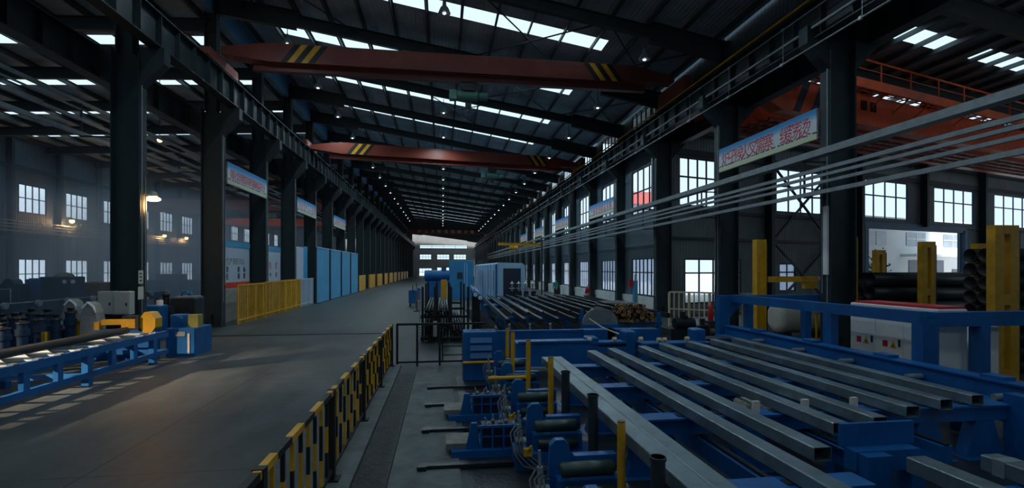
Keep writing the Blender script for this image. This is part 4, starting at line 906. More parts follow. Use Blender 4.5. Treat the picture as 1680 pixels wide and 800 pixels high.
        MB().prism([(x0+.02, .12), (x0+.24, .12), (x0+.19, .5), (x0+.1, .5)], 'Y', y-.08, y-.02).build('side_plate', 'blue', t)
        tr = MB().box((x0-.02, y+.2, .16), (.5, .5, .08)); tr.build('oil_tray', 'paper_d', t)
        for k in range(7): c = Vector((x0+.35+.1*k, y+random.uniform(-.02, .2), .45)); MB().sphere(c, .035, 8, 6).cyl(c, c+Vector((random.uniform(-.05, .05), 0, .1)), .015, 6).build('fitting', 'galv', t)
    # louvred blue box
    t = thing('louvred_cabinet', (.93, 12.9, 0), 'blue cabinet with three louvres beside the three yellow posts', 'cabinet')
    MB().cbox((.93, 12.9, .62), (.84, .6, 1.2), .02).build('body', 'blue', t)
    for k in range(3): MB().prism([(12.6, .55+.19*k), (12.545, .57+.19*k), (12.6, .70+.19*k)], 'X', .68, 1.22).build('louvre', 'blue_l2', t)
    f = MB()
    for k in range(9): c = Vector((.65+.07*k, 12.85, 1.23)); f.sphere(c, .028, 7, 5)
    f.build('nozzle_row', 'galv', t); MB().cyl((1.33, 12.7, 1.0), (1.33, 12.7, 1.38), .018, 6).sphere((1.33, 12.7, 1.3), .035, 8, 6).build('tap', 'galv', t)
    MB().cyl((.5, 12.5, .48), (1.3, 12.5, .48), .035, 8).build('yellow_pipe', 'yellow', t)
    tag(MB().cyl((.9, 10.0, .62), (1.75, 10.0, .62), .04, 8).build('hydraulic_pipe', 'yellow'), 'horizontal yellow pipe over the further oil tray', 'pipe')
    # transfer machine across the far ends of the tubes --------------------------------
    t = thing('transfer_machine', (5, 13.5, 0), 'long blue transfer machine across the far ends of the steel tubes', 'machine')
    MB().box((3.0, 14.6, .72), (3.5, .5, .5)).box((3.0, 14.4, .99), (3.3, .14, .06)).build('back_beam', 'blue', t)
    MB().box((2.9, 13.3, .55), (2.0, .7, .62)).box((2.9, 12.97, .88), (1.9, .12, .05)).build('side_housing', 'blue', t)
    MB().box((4.25, 13.25, .62), (1.35, .36, .16)).box((4.25, 13.3, .80), (1.35, .46, .05)).build('front_tray', 'blue', t)
    MB().box((6.2, 13.0, .60), (1.9, .4, .34)).box((6.2, 13.0, .79), (1.95, .5, .05)).build('front_tray', 'blue', t)
    MB().box((5.5, 14.3, .85), (1.55, .4, .36)).box((4.5, 14.3, .85), (.9, .4, .36)).build('middle_beam', 'blue', t)
    for x, h in ((5.05, 1.1), (7.05, 1.12), (4.0, .95)): MB().cbox((x, 13.35, h/2), (.3, .5, h), .03).build('upright', 'blue', t)
    for x in (2.2, 3.2, 4.2, 6.0, 7.5): MB().box((x, 14.0, .22), (.2, .9, .44)).build('leg', 'blue', t)
    MB().box((7.7, 13.6, .62), (1.0, .6, .4)).build('gear_housing', 'navy', t)
    for px, y in ((967, 13.0), (1008, 13.1), (1051, 13.15), (1081, 13.), (1090, 13.0), (1127, 13.2)):
        c = at(px, 548, y/.97); MB().cyl((c.x-.05, c.y, .91), (c.x+.05, c.y, .91), .06, 12).build('bearing_block', 'cream', t)
    for x in (1.9, 2.5, 3.1): MB().cyl((x, 14.4, 1.02), (x, 14.4, 1.2), .025, 6).sphere((x, 14.4, 1.18), .04, 7, 5).build('spray_valve', 'galv', t)
    MB().tube([(4.2, 14.2, 1.35), (4.5, 13.9, 1.12), (4.85, 13.5, .98)], .02, 6).build('rod', 'cream', t)
    # half round cutter
    c = at(984, 531, 15.7); t = thing('saw_blade', (c.x, c.y, .8), 'large grey half round blade standing up from the blue transfer machine', 'saw blade')
    pr = [(c.x+.56*math.cos(PI*k/24), c.z+.50*math.sin(PI*k/24)) for k in range(25)]
    MB().prism(pr, 'Y', c.y-.03, c.y+.03).build('blade', 'disc', t); MB().box((c.x, c.y, c.z-.12), (1.1, .3, .24)).build('blade_mount', 'blue', t)
    pt = MB()
    for k in range(7): w = .52*math.sqrt(max(0, 1-((.06+k*.055)/.5)**2)); pt.box((c.x, c.y-.032, c.z+.06+k*.055), (2*w*.9, .006, .006))
    pt.build('groove_lines', 'dark', t)
    # bundle of short pipes with rusty ends
    rk = thing('pipe_rack', (6.6, 18.6, 0), 'blue low rack holding the bundle of short rusty pipes', 'rack')
    MB().box((6.6, 17.4, .82), (2.5, .14, .12)).box((6.6, 19.4, .82), (2.5, .14, .12)).build('cradle_bar', 'blue', rk)
    for x in (5.45, 7.75):
        for y in (17.4, 19.4): MB().box((x, y, .6), (.12, .12, 1.2)).build('stake', 'blue', rk)
    n = 0
    for j in range(6):
        for i in range(19-j*2):
            x = 5.57+.056+.112*i+.056*2*(j*1.0) ; z = .88+.06+.107*j
            if x > 7.62: continue
            r = .05; dy = random.uniform(-.25, .2)
            o = MB().pipe((x, 17.3+dy, z), (x, 19.5+dy*.5, z), r, .012, 12).build('short_pipe', 'dark'); MB().pipe((x, 17.285+dy, z), (x, 17.37+dy, z), r+.002, .02, 12).build('pipe_end', 'copper' if random.random() < .65 else 'brown', o)
            tag(o, 'short steel pipe with a rusty end in the bundle beside the half round blade', 'pipe', 'short pipes in the bundle beside the half round blade'); n += 1
    # dark equipment lumps right of the bundle
    p = at(1122, 440, 17.5); t = thing('drive_motor', (p.x, p.y, 0), 'dark oily drive motor on a pedestal left of the cream balustrade', 'motor')
    MB().box((p.x, p.y, .35), (.7, .5, .7)).build('pedestal', 'dark', t); MB().cyl((p.x-.35, p.y, .9), (p.x+.35, p.y, .9), .19, 16).build('motor', 'dark', t); MB().box((p.x, p.y, 1.13), (.22, .2, .1)).cyl((p.x-.05, p.y, 1.15), (p.x-.05, p.y, 1.3), .1, 10).build('junction_box', 'black', t)
    for k in range(6): MB().cyl((p.x-.28+.1*k, p.y, .9), (p.x-.25+.1*k, p.y, .9), .205, 16).build('cooling_fin', 'dark', t)
    p = at(1150, 440, 18.3); t = thing('gear_unit', (p.x, p.y, 0), 'small dark gear unit between the drive motor and the balustrade', 'gear unit')
    MB().cbox((p.x, p.y, .4), (.5, .5, .8), .05).build('housing', 'dark', t); MB().cyl((p.x, p.y-.1, .8), (p.x, p.y-.1, 1.0), .1, 10).build('shaft', 'dark', t); MB().cyl((p.x+.3, p.y, .5), (p.x+.5, p.y, .5), .12, 12).build('flange', 'brown', t)
    # cooling bed ------------------------------------------------------------------------
    t = thing('cooling_bed', (6, 25, 0), 'wide dark cooling bed with slanting black skids behind the transfer machine', 'cooling bed')
    MB().box((5.9, 17.0, .45), (8.0, .3, .7)).build('front_beam', 'blue', t) if False else None
    MB().box((5.75, 21.4, .62), (7.0, .2, .22)).build('cross_beam', 'blue', t); MB().box((5.9, 28.5, .62), (7.2, .2, .22)).build('cross_beam', 'blue', t); MB().box((6.2, 33.5, .62), (7.6, .24, .3)).build('cross_beam', 'blue', t)
    for i in range(12):
        x = 2.4+.64*i; MB().bar((x, 18.6 if x < 5 else 20.2, .82), (x+.25, 33.8, .86), .12, .2).build('skid', 'dark', t)
    for x in (2.6, 5.4, 8.6):
        for y in (21.4, 28.5, 33.5): MB().box((x, y, .255), (.2, .2, .51)).build('leg', 'blue', t)
    n = 0
    for i in range(9):
        x = 2.72+.64*i
        o = MB().cyl((x, 19.5+.25*i, 1.02), (x+.2, 33.2, 1.035), .055, 10).build('long_bar', 'dark'); tag(o, f'long dark round bar lying on the cooling bed, {ORD[i]} from the aisle', 'bar', 'long dark bars on the cooling bed')
    # tube rack near the aisle
    t = thing('tube_rack', (.3, 22.5, 0), 'tall black rack of long dark tubes at the end of the plain railing', 'rack')
    for y in (19.6, 23.5, 27.4):
        for x in (-.75, -.28, .32, .98): MB().box((x, y, 1.05), (.09, .12, 2.1)).build('upright', 'black', t)
        MB().box((.1, y, .12), (1.86, .14, .12)).box((.1, y, .95), (1.86, .1, .1)).build('cross_bar', 'black', t)
    ch = MB()
    for k in range(16): ch.sphere((-.86, 19.5+.02*(k % 3), .25+.11*k), .035, 7, 5, (1, 1, 1.4))
    ch.build('chain', 'galv', t)
    MB().box((-.28, 19.5, .5), (.14, .04, .6)).build('marker_plate', 'paper', t)
    MB().box((.05, 19.5, 2.0), (.22, .12, .75)).build('yellow_stop', 'yellow', t)
    n = 0
    for b, (x0, cols_) in enumerate(((-.68, 3), (-.2, 4), (.40, 4))):
        for j in range(7):
            for i in range(cols_):
                if n > 60: break
                z = .27+.095*j if j < 5 else 1.09+.095*(j-5)
                o = MB().pipe((x0+.05+.115*i, 19.0+random.uniform(-.2, .3), z), (x0+.05+.115*i, 27.8, z), .046, .006, 10).build('long_tube', 'dark'); n += 1
                tag(o, 'long thin dark tube lying in the tall black rack', 'tube', 'long thin tubes in the tall black rack')
    for k, (px, py) in enumerate(((780, 483), (788, 488))):
        p = at(px, py, 18.9); o = MB().pipe((p.x, p.y, p.z), (p.x+.3, p.y+8, p.z), .10, .035, 18).build('capped_roller', 'blue'); tag(o, ['left one', 'right one'][k] + ' of two blue rollers with white end discs beside the rack', 'roller', 'white ended rollers')
        MB().cyl((p.x, p.y-.03, p.z), (p.x, p.y+.02, p.z), .075, 16).build('end_disc', 'white', o); MB().cyl((p.x, p.y-.05, p.z), (p.x, p.y-.02, p.z), .02, 8).build('hub', 'black', o)
    t = thing('roller_trestle', (1.4, 22.0, 0), 'dark stand carrying the two white ended rollers', 'stand'); [MB().box((at(q, r, 18.9).x+.13, 22.0, (at(q, r, 18.9).z-.1)/2), (.16, .3, at(q, r, 18.9).z-.1)).build('leg', 'dark', t) for q, r in ((780, 483), (788, 488))]
    # blue drum, blue cabin, pale cabin, parked clutter
    p = at(716, 452, 42); t = thing('blue_drum', (p.x, p.y, 0), 'large blue horizontal drum in front of the far blue cabin', 'drum')
    MB().lathe((p.x-1.0, p.y, 2.2), [(.05, 0), (.4, .03), (.45, .1), (.45, 2.0), (.4, 2.07), (.05, 2.1)], 22, 'X').build('shell', 'blue', t); MB().box((p.x, p.y, .88), (1.7, .7, 1.76)).build('stand', 'blue', t); MB().box((p.x+.6, p.y, 2.75), (.4, .4, .25)).build('hatch', 'blue', t)
    p = at(757, 440, 46); t = thing('machine_cabin', (p.x, p.y, 0), 'mid blue box cabin with a small dark window left of the pale cabin', 'cabin')
    MB().cbox((p.x, p.y+1, 1.75), (2.2, 2.2, 3.5), .04).build('body', 'blue_mid', t); MB().box((p.x-.15, p.y-.12, 2.15), (.5, .04, .6)).build('window', 'navy', t); MB().box((p.x+.3, p.y-.12, 1.7), (.06, .04, 3.2)).box((p.x+.5, p.y-.12, 1.7), (.06, .04, 3.2)).build('corner_trim', 'blue_pale', t)
    x0, x1, y0 = 3.75, 5.85, 35.7; t = thing('enclosure_cabin', ((x0+x1)/2, 47, 0), 'long pale blue enclosure with a dark doorway in its near end', 'cabin')
    b = MB().add([Vector(q) for q in ((x0, y0, 0), (x1, y0, 0), (x1, y0, 3.0), (x1-.2, y0, 3.18), (x0+.2, y0, 3.22), (x0, y0, 3.1), (x0, 60, 0), (x1, 60, 0), (x1, 60, 3.0), (x1-.2, 60, 3.18), (x0+.2, 60, 3.22), (x0, 60, 3.1))], [(0, 1, 2, 3, 4, 5), (11, 10, 9, 8, 7, 6)] + [(i, 6+i, 6+(i+1) % 6, (i+1) % 6) for i in range(6)]); b.build('body', 'blue_pale', t)
    MB().box((4.9, y0-.02, 1.5), (1.25, .06, 2.6)).build('doorway', 'navy', t); MB().box((x0+.02, y0-.03, 1.55), (.14, .08, 3.1)).build('corner_post', 'blue', t)
    for k in range(6): MB().box((x0-.02, y0+2.0+3.4*k, 1.9), (.04, .9, 1.5)).build('window', 'out_glass', t)
    for k in range(9): MB().box((x0-.01, y0+1.2+2.6*k, 1.6), (.03, .12, 3.1)).build('panel_joint', 'blue', t)
    # row of equipment on top / in front of the pale cabin
    for i, px in enumerate((840, 851, 862, 874)):
        p = at(px, 440, 35.2); t = thing('valve_stand', (p.x, p.y, 0), f'grey valve stand with pipes in front of the pale cabin doorway, {ORD[i]} from its corner', 'valve stand', 'valve stands before the pale cabin')
        MB().cyl((p.x, p.y, 0), (p.x, p.y, 1.75), .06, 8).cyl((p.x-.19, p.y, 1.4), (p.x+.19, p.y, 1.4), .05, 8).build('pipe', 'galv', t); MB().lathe((p.x, p.y, 1.75), [(.14, 0), (.14, .04), (.03, .05), (.03, .16), (0, .16)], 12).build('handwheel', 'white', t); MB().box((p.x+.05, p.y, 1.05), (.3, .25, .35)).build('valve_body', 'dark', t)
    # electrical boards and boxes along aisle far away right side
    for i, (px, d) in enumerate(((678, 37), (684, 41))):
        p = at(px, 440, d); t = thing('parked_trolley', (p.x, p.y, 0), ['dark blue trolley standing in the aisle, nearer', 'dark blue trolley standing in the aisle, further'][i], 'trolley', 'trolleys in the aisle')
        MB().box((p.x, p.y, .75), (.6, 1., .9)).build('body', 'blue', t); MB().box((p.x, p.y, 1.25), (.5, .8, .1)).build('tray', 'galv', t)
        for a in (-.22, .22):
            for b_ in (-.35, .35): MB().cyl((p.x+a-.03, p.y+b_, .15), (p.x+a+.03, p.y+b_, .15), .15, 12).build('wheel', 'black', t)
        MB().tube([(p.x, p.y-.5, 1.0), (p.x, p.y-.75, 1.35), (p.x+.0, p.y-.8, 1.6)], .03, 6).build('handle', 'dark', t)
    p = at(684, 440, 33); t = thing('marker_post', (p.x, p.y, 0), 'pinkish upright marker post in the aisle before the rack', 'post'); MB().box((p.x, p.y, .65), (.12, .12, 1.3)).build('post', 'brown', t); MB().box((p.x, p.y, .03), (.4, .4, .06)).build('foot', 'dark', t)
    # left side: screens, boards, fences ---------------------------------------------------
    for i in range(4):
        y = 42.0+5.1*i; t = thing('welding_screen', (-10.0, y+2.4, 0), f'tall light blue partition panel along the left of the aisle, {ORD[i]} from the front', 'partition', 'light blue partition panels')
        MB().box((-10.0, y+2.4, 2.26), (.06, 4.7, 4.44)).build('sheet', 'blue_lt', t); MB().box((-9.97, y, 2.25), (.12, .12, 4.5)).box((-9.97, y+4.78, 2.25), (.12, .1, 4.5)).build('frame_post', 'steel_dk', t); MB().box((-9.97, y+2.4, 4.5), (.1, 4.8, .08)).build('top_edge', 'blue_pale', t); MB().box((-10, y+2.4, .02), (.5, 4.7, .04)).build('foot', 'steel_dk', t)
    def board(y0, y1, x, lab, txt):
        t = thing('notice_board', (x, (y0+y1)/2, 0), lab, 'notice board', 'tall notice boards between the left columns')
        MB().box((x, (y0+y1)/2, 2.13), (.06, y1-y0, 4.26)).build('panel', 'board_white', t)
        MB().box((x+.04, (y0+y1)/2, 4.1), (.03, y1-y0, .32)).build('blue_header', 'blue_lt', t); 
        if txt: MB().box((x+.04, (y0+y1)/2, 1.9), (.03, y1-y0, .3)).build('red_band', 'redband', t); MB().box((x+.04, (y0+y1)/2, .85), (.03, y1-y0, 1.7)).build('grey_lower_panel', 'hood', t)
        return t
    t = board(26.7, 31.5, -11.25, 'white notice board with black marks and a red band, left of the aisle', True)
    pn = [c for c in t.children if c.name.startswith('panel')][0]
    for j, z in enumerate((2.72, 2.35)):
        for i, y in enumerate((27.5, 28.4, 29.9, 30.7)): text_mesh(['安全', '责任', '质量', '标准'][i][j], .36, 'letter', 'textblack', pn, (-11.21, y, z), (0, 1, 0), (0, 0, 1), .003)
    text_mesh('安全生产责任公示', .4, 'letter', 'hood', pn, (-11.21, 29.1, 3.15), (0, 1, 0), (0, 0, 1), .003)
    t = board(33.0, 37.2, -11.25, 'white notice board with red characters, left of the aisle', False); pn = [c for c in t.children if c.name.startswith('panel')][0]
    for i, y in enumerate((34.0, 35.1, 36.3)): text_mesh('公告栏'[i], .5, 'letter', 'textred', pn, (-11.21, y, 2.95), (0, 1, 0), (0, 0, 1), .003); text_mesh('好中优'[i], .36, 'letter', 'textblack', pn, (-11.21, y, 2.35), (0, 1, 0), (0, 0, 1), .003)
    t = thing('notice_board', (-10.9, 40, 0), 'half white and half blue board just before the first light blue partition', 'notice board'); MB().box((-10.6, 39.6, 2.2), (.06, 2.0, 4.4)).build('white_panel', 'board_white', t); MB().box((-10.6, 41.2, 2.25), (.06, 1.2, 4.5)).build('blue_panel', 'blue_lt', t)
    def fence(y0, y1, x, h, col, lab, np_):
        t = thing('aisle_fence', (x, (y0+y1)/2, 0), lab, 'fence', 'tall yellow fence panels left of the aisle')
        for z in (h-.05, .2): MB().bar((x, y0, z), (x, y1, z), .06, .08).build('rail', col, t)
        for k in range(np_+1):
            y = y0+(y1-y0)*k/np_; MB().box((x, y, h/2), (.05, .055 if k % 5 else .14, h)).build('picket', col, t)
    fence(27.0, 30.8, -10.15, 2.0, 'yellow', 'yellow picket fence in front of the board with the red band', 16)
    fence(31.0, 34.6, -10.15, 2.05, 'yellow', 'yellow picket fence in front of the board with red characters', 15)
    fence(34.8, 38.2, -10.15, 2.05, 'yellow', 'yellow picket fence before the half white board', 15)
    fence(38.4, 41.8, -10.15, 2.05, 'board_white', 'pale white picket fence just before the first light blue partition', 12)
    for i in range(10):
        y = 63+9.*i; t = thing('aisle_barrier', (-10.0, y+2.5, 0), f'solid yellow barrier panel far down the left of the aisle, {ORD[i]} beyond the partitions', 'barrier', 'far yellow barrier panels')
        MB().box((-10.0, y+2.5, 1.0), (.1, 6.2 if i % 3 else 5., 1.9)).build('panel', 'yellow', t); MB().box((-10.0, y-.4, 1.0), (.14, .14, 2.0)).box((-10.0, y+5.6, 1.0), (.14, .14, 2.0)).build('post', 'steel_dk', t); MB().box((-10, y+2.5, .02), (.4, 5.5, .04)).build('foot', 'steel_dk', t)
# ================================================================== LEFT: roller conveyor, forming mill, machines in the haze, people
def build_left():
    # roller conveyor along the aisle --------------------------------------
    xf, xb, y0, y1 = -8.4, -10.15, 2.2, 16.85
    t = thing('roller_conveyor', ((xf+xb)/2, (y0+y1)/2, 0), 'long blue roller conveyor at the left picture edge carrying a dark tube', 'conveyor')
    for x, nm in ((xf, 'front'), (xb, 'back')):
        MB().box((x, (y0+y1)/2, .80), (.10, y1-y0, .18)).build('side_rail', 'blue', t)
        MB().box((x, (y0+y1)/2, .26), (.10, y1-y0, .14)).build('lower_rail', 'blue', t)
        k = 0; y = y0+.1
        while y < y1:
            big = k % 3 == 0
            if big: MB().box((x, y, .10), (.16, .16, .2)).box((x, y, .53), (.14, .18, .4)).build('leg', 'blue', t)
            else: MB().box((x, y, .52), (.10, .16, .38)).build('web_post', 'blue', t)
            y += .92; k += 1
    for k in range(5): MB().box(((xf+xb)/2, y0+.2+3.6*k, .26), (abs(xf-xb), .1, .12)).build('cross_member', 'blue', t)
    y = y0+.35
    while y < y1-.2:
        MB().cyl((xb+.05, y, .86), (xf-.05, y, .86), .05, 10).box((xf, y, .905), (.12, .14, .03)).build('roller', 'galv', t); y += .62
    tag(MB().pipe((-9.25, 1.5, 1.02), (-9.0, 15.9, 1.02), .10, .012, 24).build('long_tube', 'dark'), 'long dark round tube lying along the roller conveyor on the left', 'tube')
    # clamp and stands at the end of the conveyor
    t = thing('tube_clamp', (-9.3, 17.6, .9), 'yellow tube clamp with a rounded yellow guard at the end of the roller conveyor', 'clamp')
    MB().sect((-9.0, 16.95, 1.12), (-9.0, 17.35, 1.12), [(.24*math.cos(a)*(1 if math.cos(a) < 0 else 1.0), (.36*math.sin(a) if True else 0)) for a in [2*PI*(k+.5)/8 for k in range(8)]]).build('guard', 'yellow', t)
    MB().box((-9.75, 17.1, 1.15), (1.15, .18, .16)).box((-9.5, 17.1, 1.03), (.5, .24, .14)).build('arm', 'yellow', t); MB().box((-10.45, 17.1, .98), (.14, .2, .36)).build('upright', 'yellow', t); MB().box((-9.65, 17.12, .46), (1.7, .3, .92)).build('base', 'blue', t)
    MB().box((-9.26, 16.93, 1.12), (.1, .1, .4)).build('jaw', 'black', t)
    t = thing('end_stand', (-8.15, 17.9, 0), 'blue sheet metal stand with a small olive box at the aisle end of the conveyor', 'stand')
    MB().cbox((-8.25, 17.95, .45), (.86, 1.2, .9), .02).build('body', 'blue', t); MB().box((-7.98, 17.75, 1.10), (.3, .34, .40)).build('olive_box', 'olive', t); MB().cbox((-8.5, 17.9, 1.1), (.42, .5, .4), .02).build('blue_box', 'blue', t); MB().box((-8.25, 17.34, .72), (.3, .02, .14)).build('switch_plate', 'galv', t); MB().box((-8.0, 17.34, .4), (.06, .02, .66)).build('pale_strip', 'paper', t)
    for i, (px, d) in enumerate(((177.5, 16.9), (204.5, 16.8))):
        p = at(px, 497, d); t = thing('switch_box', (p.x, p.y, 0), ['beige electrical switch box on a post, left one before the tall column', 'beige electrical switch box on a post, right one before the tall column'][i], 'switch box', 'pair of switch boxes')
        b = MB().cbox((p.x, p.y, 1.66), (.5, .25, .76), .015, -.1).build('box', 'grey', t); d_ = MB().box((p.x-.01, p.y-.135, 1.66), (.45, .015, .7), -.1).build('door', 'grey', t); MB().box((p.x+.14, p.y-.16, 1.62), (.04, .03, .1), -.1).build('handle', 'black', d_); MB().box((p.x, p.y+.05, .65), (.3, .1, 1.3)).box((p.x, p.y+.05, .02), (.5, .4, .04)).build('post', 'dark', t)
    p = at(172, 525, 16.5); t = thing('signal_lamp_column', (p.x, p.y, 0), 'slim black and white banded post below the left switch box', 'post'); m = MB()
    for k in range(9): m.m(k % 2).cyl((p.x, p.y-.3, .12*k), (p.x, p.y-.3, .12*k+.12), .06, 12)
    m.build('banded_tube', ['paper', 'black'], t)
    # labels on the tall column
    t = thing('wall_sign', (XL+.3, YL[4]-.35, 1.6), 'pale notice plates fixed to the foot of the tall left column', 'sign'); MB().box((XL+.55, YL[4]-.3, 1.95), (.02, .3, .44)).build('lower_plate', 'paper', t); MB().box((XL+.55, YL[4]-.3, 2.5), (.02, .26, .46)).build('upper_plate', 'paper', t); k_ = MB()
    for z in (2.38, 2.5, 2.62): k_.box((XL+.562, YL[4]-.32, z), (.004, .12, .05))
    k_.build('symbols', 'black', t)
    # grey hoods
    for i, (px, py, d, h) in enumerate(((122, 490, 17.2, 1.0), (152, 494, 15.9, 1.35))):
        p = at(px, py, d); z1 = p.z; t = thing('guard_hood', (p.x, p.y, 0), ['smaller grey curved guard hood behind the vertical rollers', 'larger grey curved guard hood nearer the switch boxes'][i], 'hood', 'grey guard hoods')
        prof = [(-.30, 0), (.30, 0), (.30, h*.5), (.24, h*.75), (.12, h*.93), (-.02, h), (-.14, h*.94), (-.22, h*.75), (-.28, h*.45)]
        MB().prism([(p.x+u*.85, z1-h+w) for u, w in prof], 'Y', p.y-.2, p.y+.2).build('shell', 'hood', t); MB().tube([(p.x-.16, p.y-.21, z1-.2), (p.x, p.y-.22, z1-.03), (p.x+.14, p.y-.21, z1-.15), (p.x+.2, p.y-.21, z1-.36)], .04, 6).build('bright_edge', 'white', t); MB().box((p.x, p.y, (z1-h)/2), (.5, .5, z1-h)).build('pedestal', 'dark', t)
    # forming mill with vertical rollers
    t = thing('forming_mill', (-13, 17, 0), 'tube forming mill with many dark vertical rollers on a blue bed behind the conveyor', 'machine')
    MB().box((-13.0, 15.6, .25), (3.1, 5.6, .5)).build('bed', 'blue', t); MB().box((-11.5, 15.6, .56), (.1, 5.5, .16)).build('bed_edge', 'blue', t)
    n = 0
    for r in range(4):
        for k in range(9):
            x = -11.8-.74*r; y = 13.0+.62*k+.1*(r % 2); h = random.uniform(.62, .95)
            s = MB().cyl((x, y, .5), (x, y, .5+h), .13, 12).cyl((x, y, .5+h*.55), (x, y, .5+h*.8), .17, 12).build('roller_stand', 'blue_dk', t)
            MB().lathe((x, y, .5+h), [(.16, 0), (.16, .05), (.07, .07), (.07, .13), (.10, .14), (.10, .19), (0, .2)], 12).build('roller_cap', 'dark', s); n += 1
            if (k+r) % 3 == 0: MB().box((x+.26, y-.2, .72), (.1, .1, .44)).build('yellow_block', 'yellow', t)
    MB().box((-11.75, 18.2, 1.1), (.6, .1, .08)).box((-11.75, 18.2, .8), (.1, .1, .6)).build('yellow_bar', 'yellow', t)
    # dark machine behind the second visible column
    p = at(293, 440, 21); t = thing('cutting_machine', (p.x, p.y, 0), 'dark bulky machine with a blue hose on top, right of the tall column', 'machine')
    MB().cbox((p.x+.35, p.y, .8), (.95, .9, 1.6), .04).build('tall_housing', 'dark', t); MB().cbox((p.x-.5, p.y, .6), (1.2, .9, 1.2), .04).build('low_housing', 'steel', t); MB().box((p.x-.2, p.y-.5, 1.02), (.7, .3, .5)).build('front_box', 'steel', t)
    MB().cyl((p.x-.33, p.y-.3, 1.2), (p.x-.33, p.y-.3, 1.62), .12, 12).sphere((p.x-.33, p.y-.3, 1.72), .14, 12, 8).build('oil_filler', 'black', t)
    MB().tube([(p.x+.1, p.y, 1.6), (p.x+.15, p.y, 1.8), (p.x+.3, p.y, 1.85), (p.x+.4, p.y, 1.7), (p.x+.5, p.y-.1, 1.82), (p.x+.55, p.y-.1, 1.65)], .05, 8).build('blue_hose', 'blue', t); MB().box((p.x+.4, p.y, 1.63), (.8, .6, .05)).build('top_plate', 'galv', t)
    p = at(246, 440, 19.8); t = thing('hydraulic_unit', (p.x, p.y, 0), 'blue hydraulic tank unit with a bent grey pipe right of the tall column', 'tank'); MB().cbox((p.x+.05, p.y, .68), (.9, .7, 1.36), .03).build('tank', 'blue', t); MB().tube([(p.x-.35, p.y-.3, 1.45), (p.x-.1, p.y-.3, 1.45), (p.x-.02, p.y-.3, 1.6), (p.x+.1, p.y-.3, 1.66)], .035, 8).build('pipe', 'galv', t); MB().cyl((p.x+.35, p.y, 1.36), (p.x+.35, p.y, 1.55), .12, 12).build('filter', 'white', t)
    p = at(215, 440, 16.1); tag(MB().cbox((p.x, p.y, .65), (.34, .4, 1.3), .02).build('grey_cabinet', 'steel'), 'dark grey cabinet at the foot of the tall left column', 'cabinet')
    # pale strip of floor + far line of the left hall
    struct(MB().span((-20.0, 22, 0), (-17.6, 60, .012)).build('marking_floor', 'dado'), 'pale floor strip behind the vertical rollers in the left hall', 'floor strip')
    t = thing('transport_line', (-21, 33, 0), 'long dark transport line in the left hall behind the pale floor strip', 'conveyor')
    MB().box((-20.6, 32, .86), (.3, 18, .46)).build('beam', 'blue_dk', t); MB().box((-20.45, 32, 1.12), (.12, 18, .05)).build('rail', 'galv', t)
    for k in range(9): MB().box((-20.6, 24+2.*k, .315), (.24, .2, .63)).build('leg', 'steel_dk', t); MB().cyl((-20.3, 24.6+2.*k, 1.05), (-20.15, 24.6+2.*k, 1.05), .16, 12).build('wheel', 'galv', t)
    def lm(px, w, h, d, z0, name, m_, label, extra=None, rz=0):
        p = at(px, 440, d); t = thing(name, (p.x, p.y, 0), label, 'machine', 'machines along the far left line'); MB().cbox((p.x, p.y, z0+h/2), (w, w*.7, h), .04).build('housing', m_, t); MB().box((p.x, p.y, z0/2), (w*.8, w*.5, z0)).build('base', 'blue_dk', t)
        if extra: extra(p, t)
        return t
    def ex1(p, t): MB().box((p.x, p.y, 2.15), (.5, .4, .1)).build('lid', 'blue_dk', t)
    lm(59, .86, 1.2, 31, .95, 'drive_cabinet', 'blue', 'plain bright blue drive cabinet in front of the lower left window', ex1)
    def ex2(p, t):
        for dx in (.5, .95): MB().cyl((p.x+dx, p.y-.62, 2.0), (p.x+dx, p.y-.56, 2.0), .12, 14).build('dial', 'white', t)
        MB().lathe((p.x+.1, p.y, 2.3), [(.5, 0), (.45, .12), (.2, .24), (0, .28)], 16).build('dome', 'paper_d', t); MB().box((p.x+.0, p.y-.62, 1.55), (1.4, .08, .1)).build('ledge', 'blue_dk', t)
    lm(103, 1.75, 1.35, 31, .95, 'forming_stand', 'blue_dk', 'dark blue forming stand with two white dials on the far left line', ex2)
    def ex3(p, t): MB().cyl((p.x-.5, p.y-.5, 1.5), (p.x-.5, p.y+.4, 1.5), .35, 16).build('coil', 'brown', t); MB().cyl((p.x+.4, p.y-.5, 1.7), (p.x+.4, p.y+.4, 1.7), .25, 16).build('coil', 'brown', t)
    lm(150, 2.0, .9, 33, 1.0, 'welding_stand', 'brown', 'brownish rusty welding stand left of the tall column on the far line', ex3)
    def ex4(p, t): MB().cyl((p.x, p.y-.4, 1.9), (p.x, p.y+.3, 1.9), .3, 14).build('reel', 'steel', t)
    lm(22, 1.2, 1.0, 30, .9, 'uncoiler_stand', 'blue_dk', 'dark uncoiler stand at the left picture edge in the left hall', ex4)
    p = at(8, 440, 25.5); t = thing('tubular_gate', (p.x, p.y, 0), 'grey tubular gate frame at the left picture edge', 'gate'); MB().tube([(p.x-.6, p.y, 0), (p.x-.6, p.y, 1.75), (p.x+.25, p.y, 1.75), (p.x+.25, p.y, .3)], .04, 8).cyl((p.x-.6, p.y, .9), (p.x+.25, p.y, .9), .03, 8).build('frame', 'galv', t)
    for i, (px, d, w, h) in enumerate(((252, 44, 1.6, 1.4), (282, 47, 2.0, 1.9), (318, 50, 1.8, 1.3))): lm(px, w, h, d, .4, 'press_machine', 'steel', ['grey machine in the smoke right of the tall column', 'taller grey machine in the middle of the smoke', 'low grey machine in the smoke beside the second column'][i])
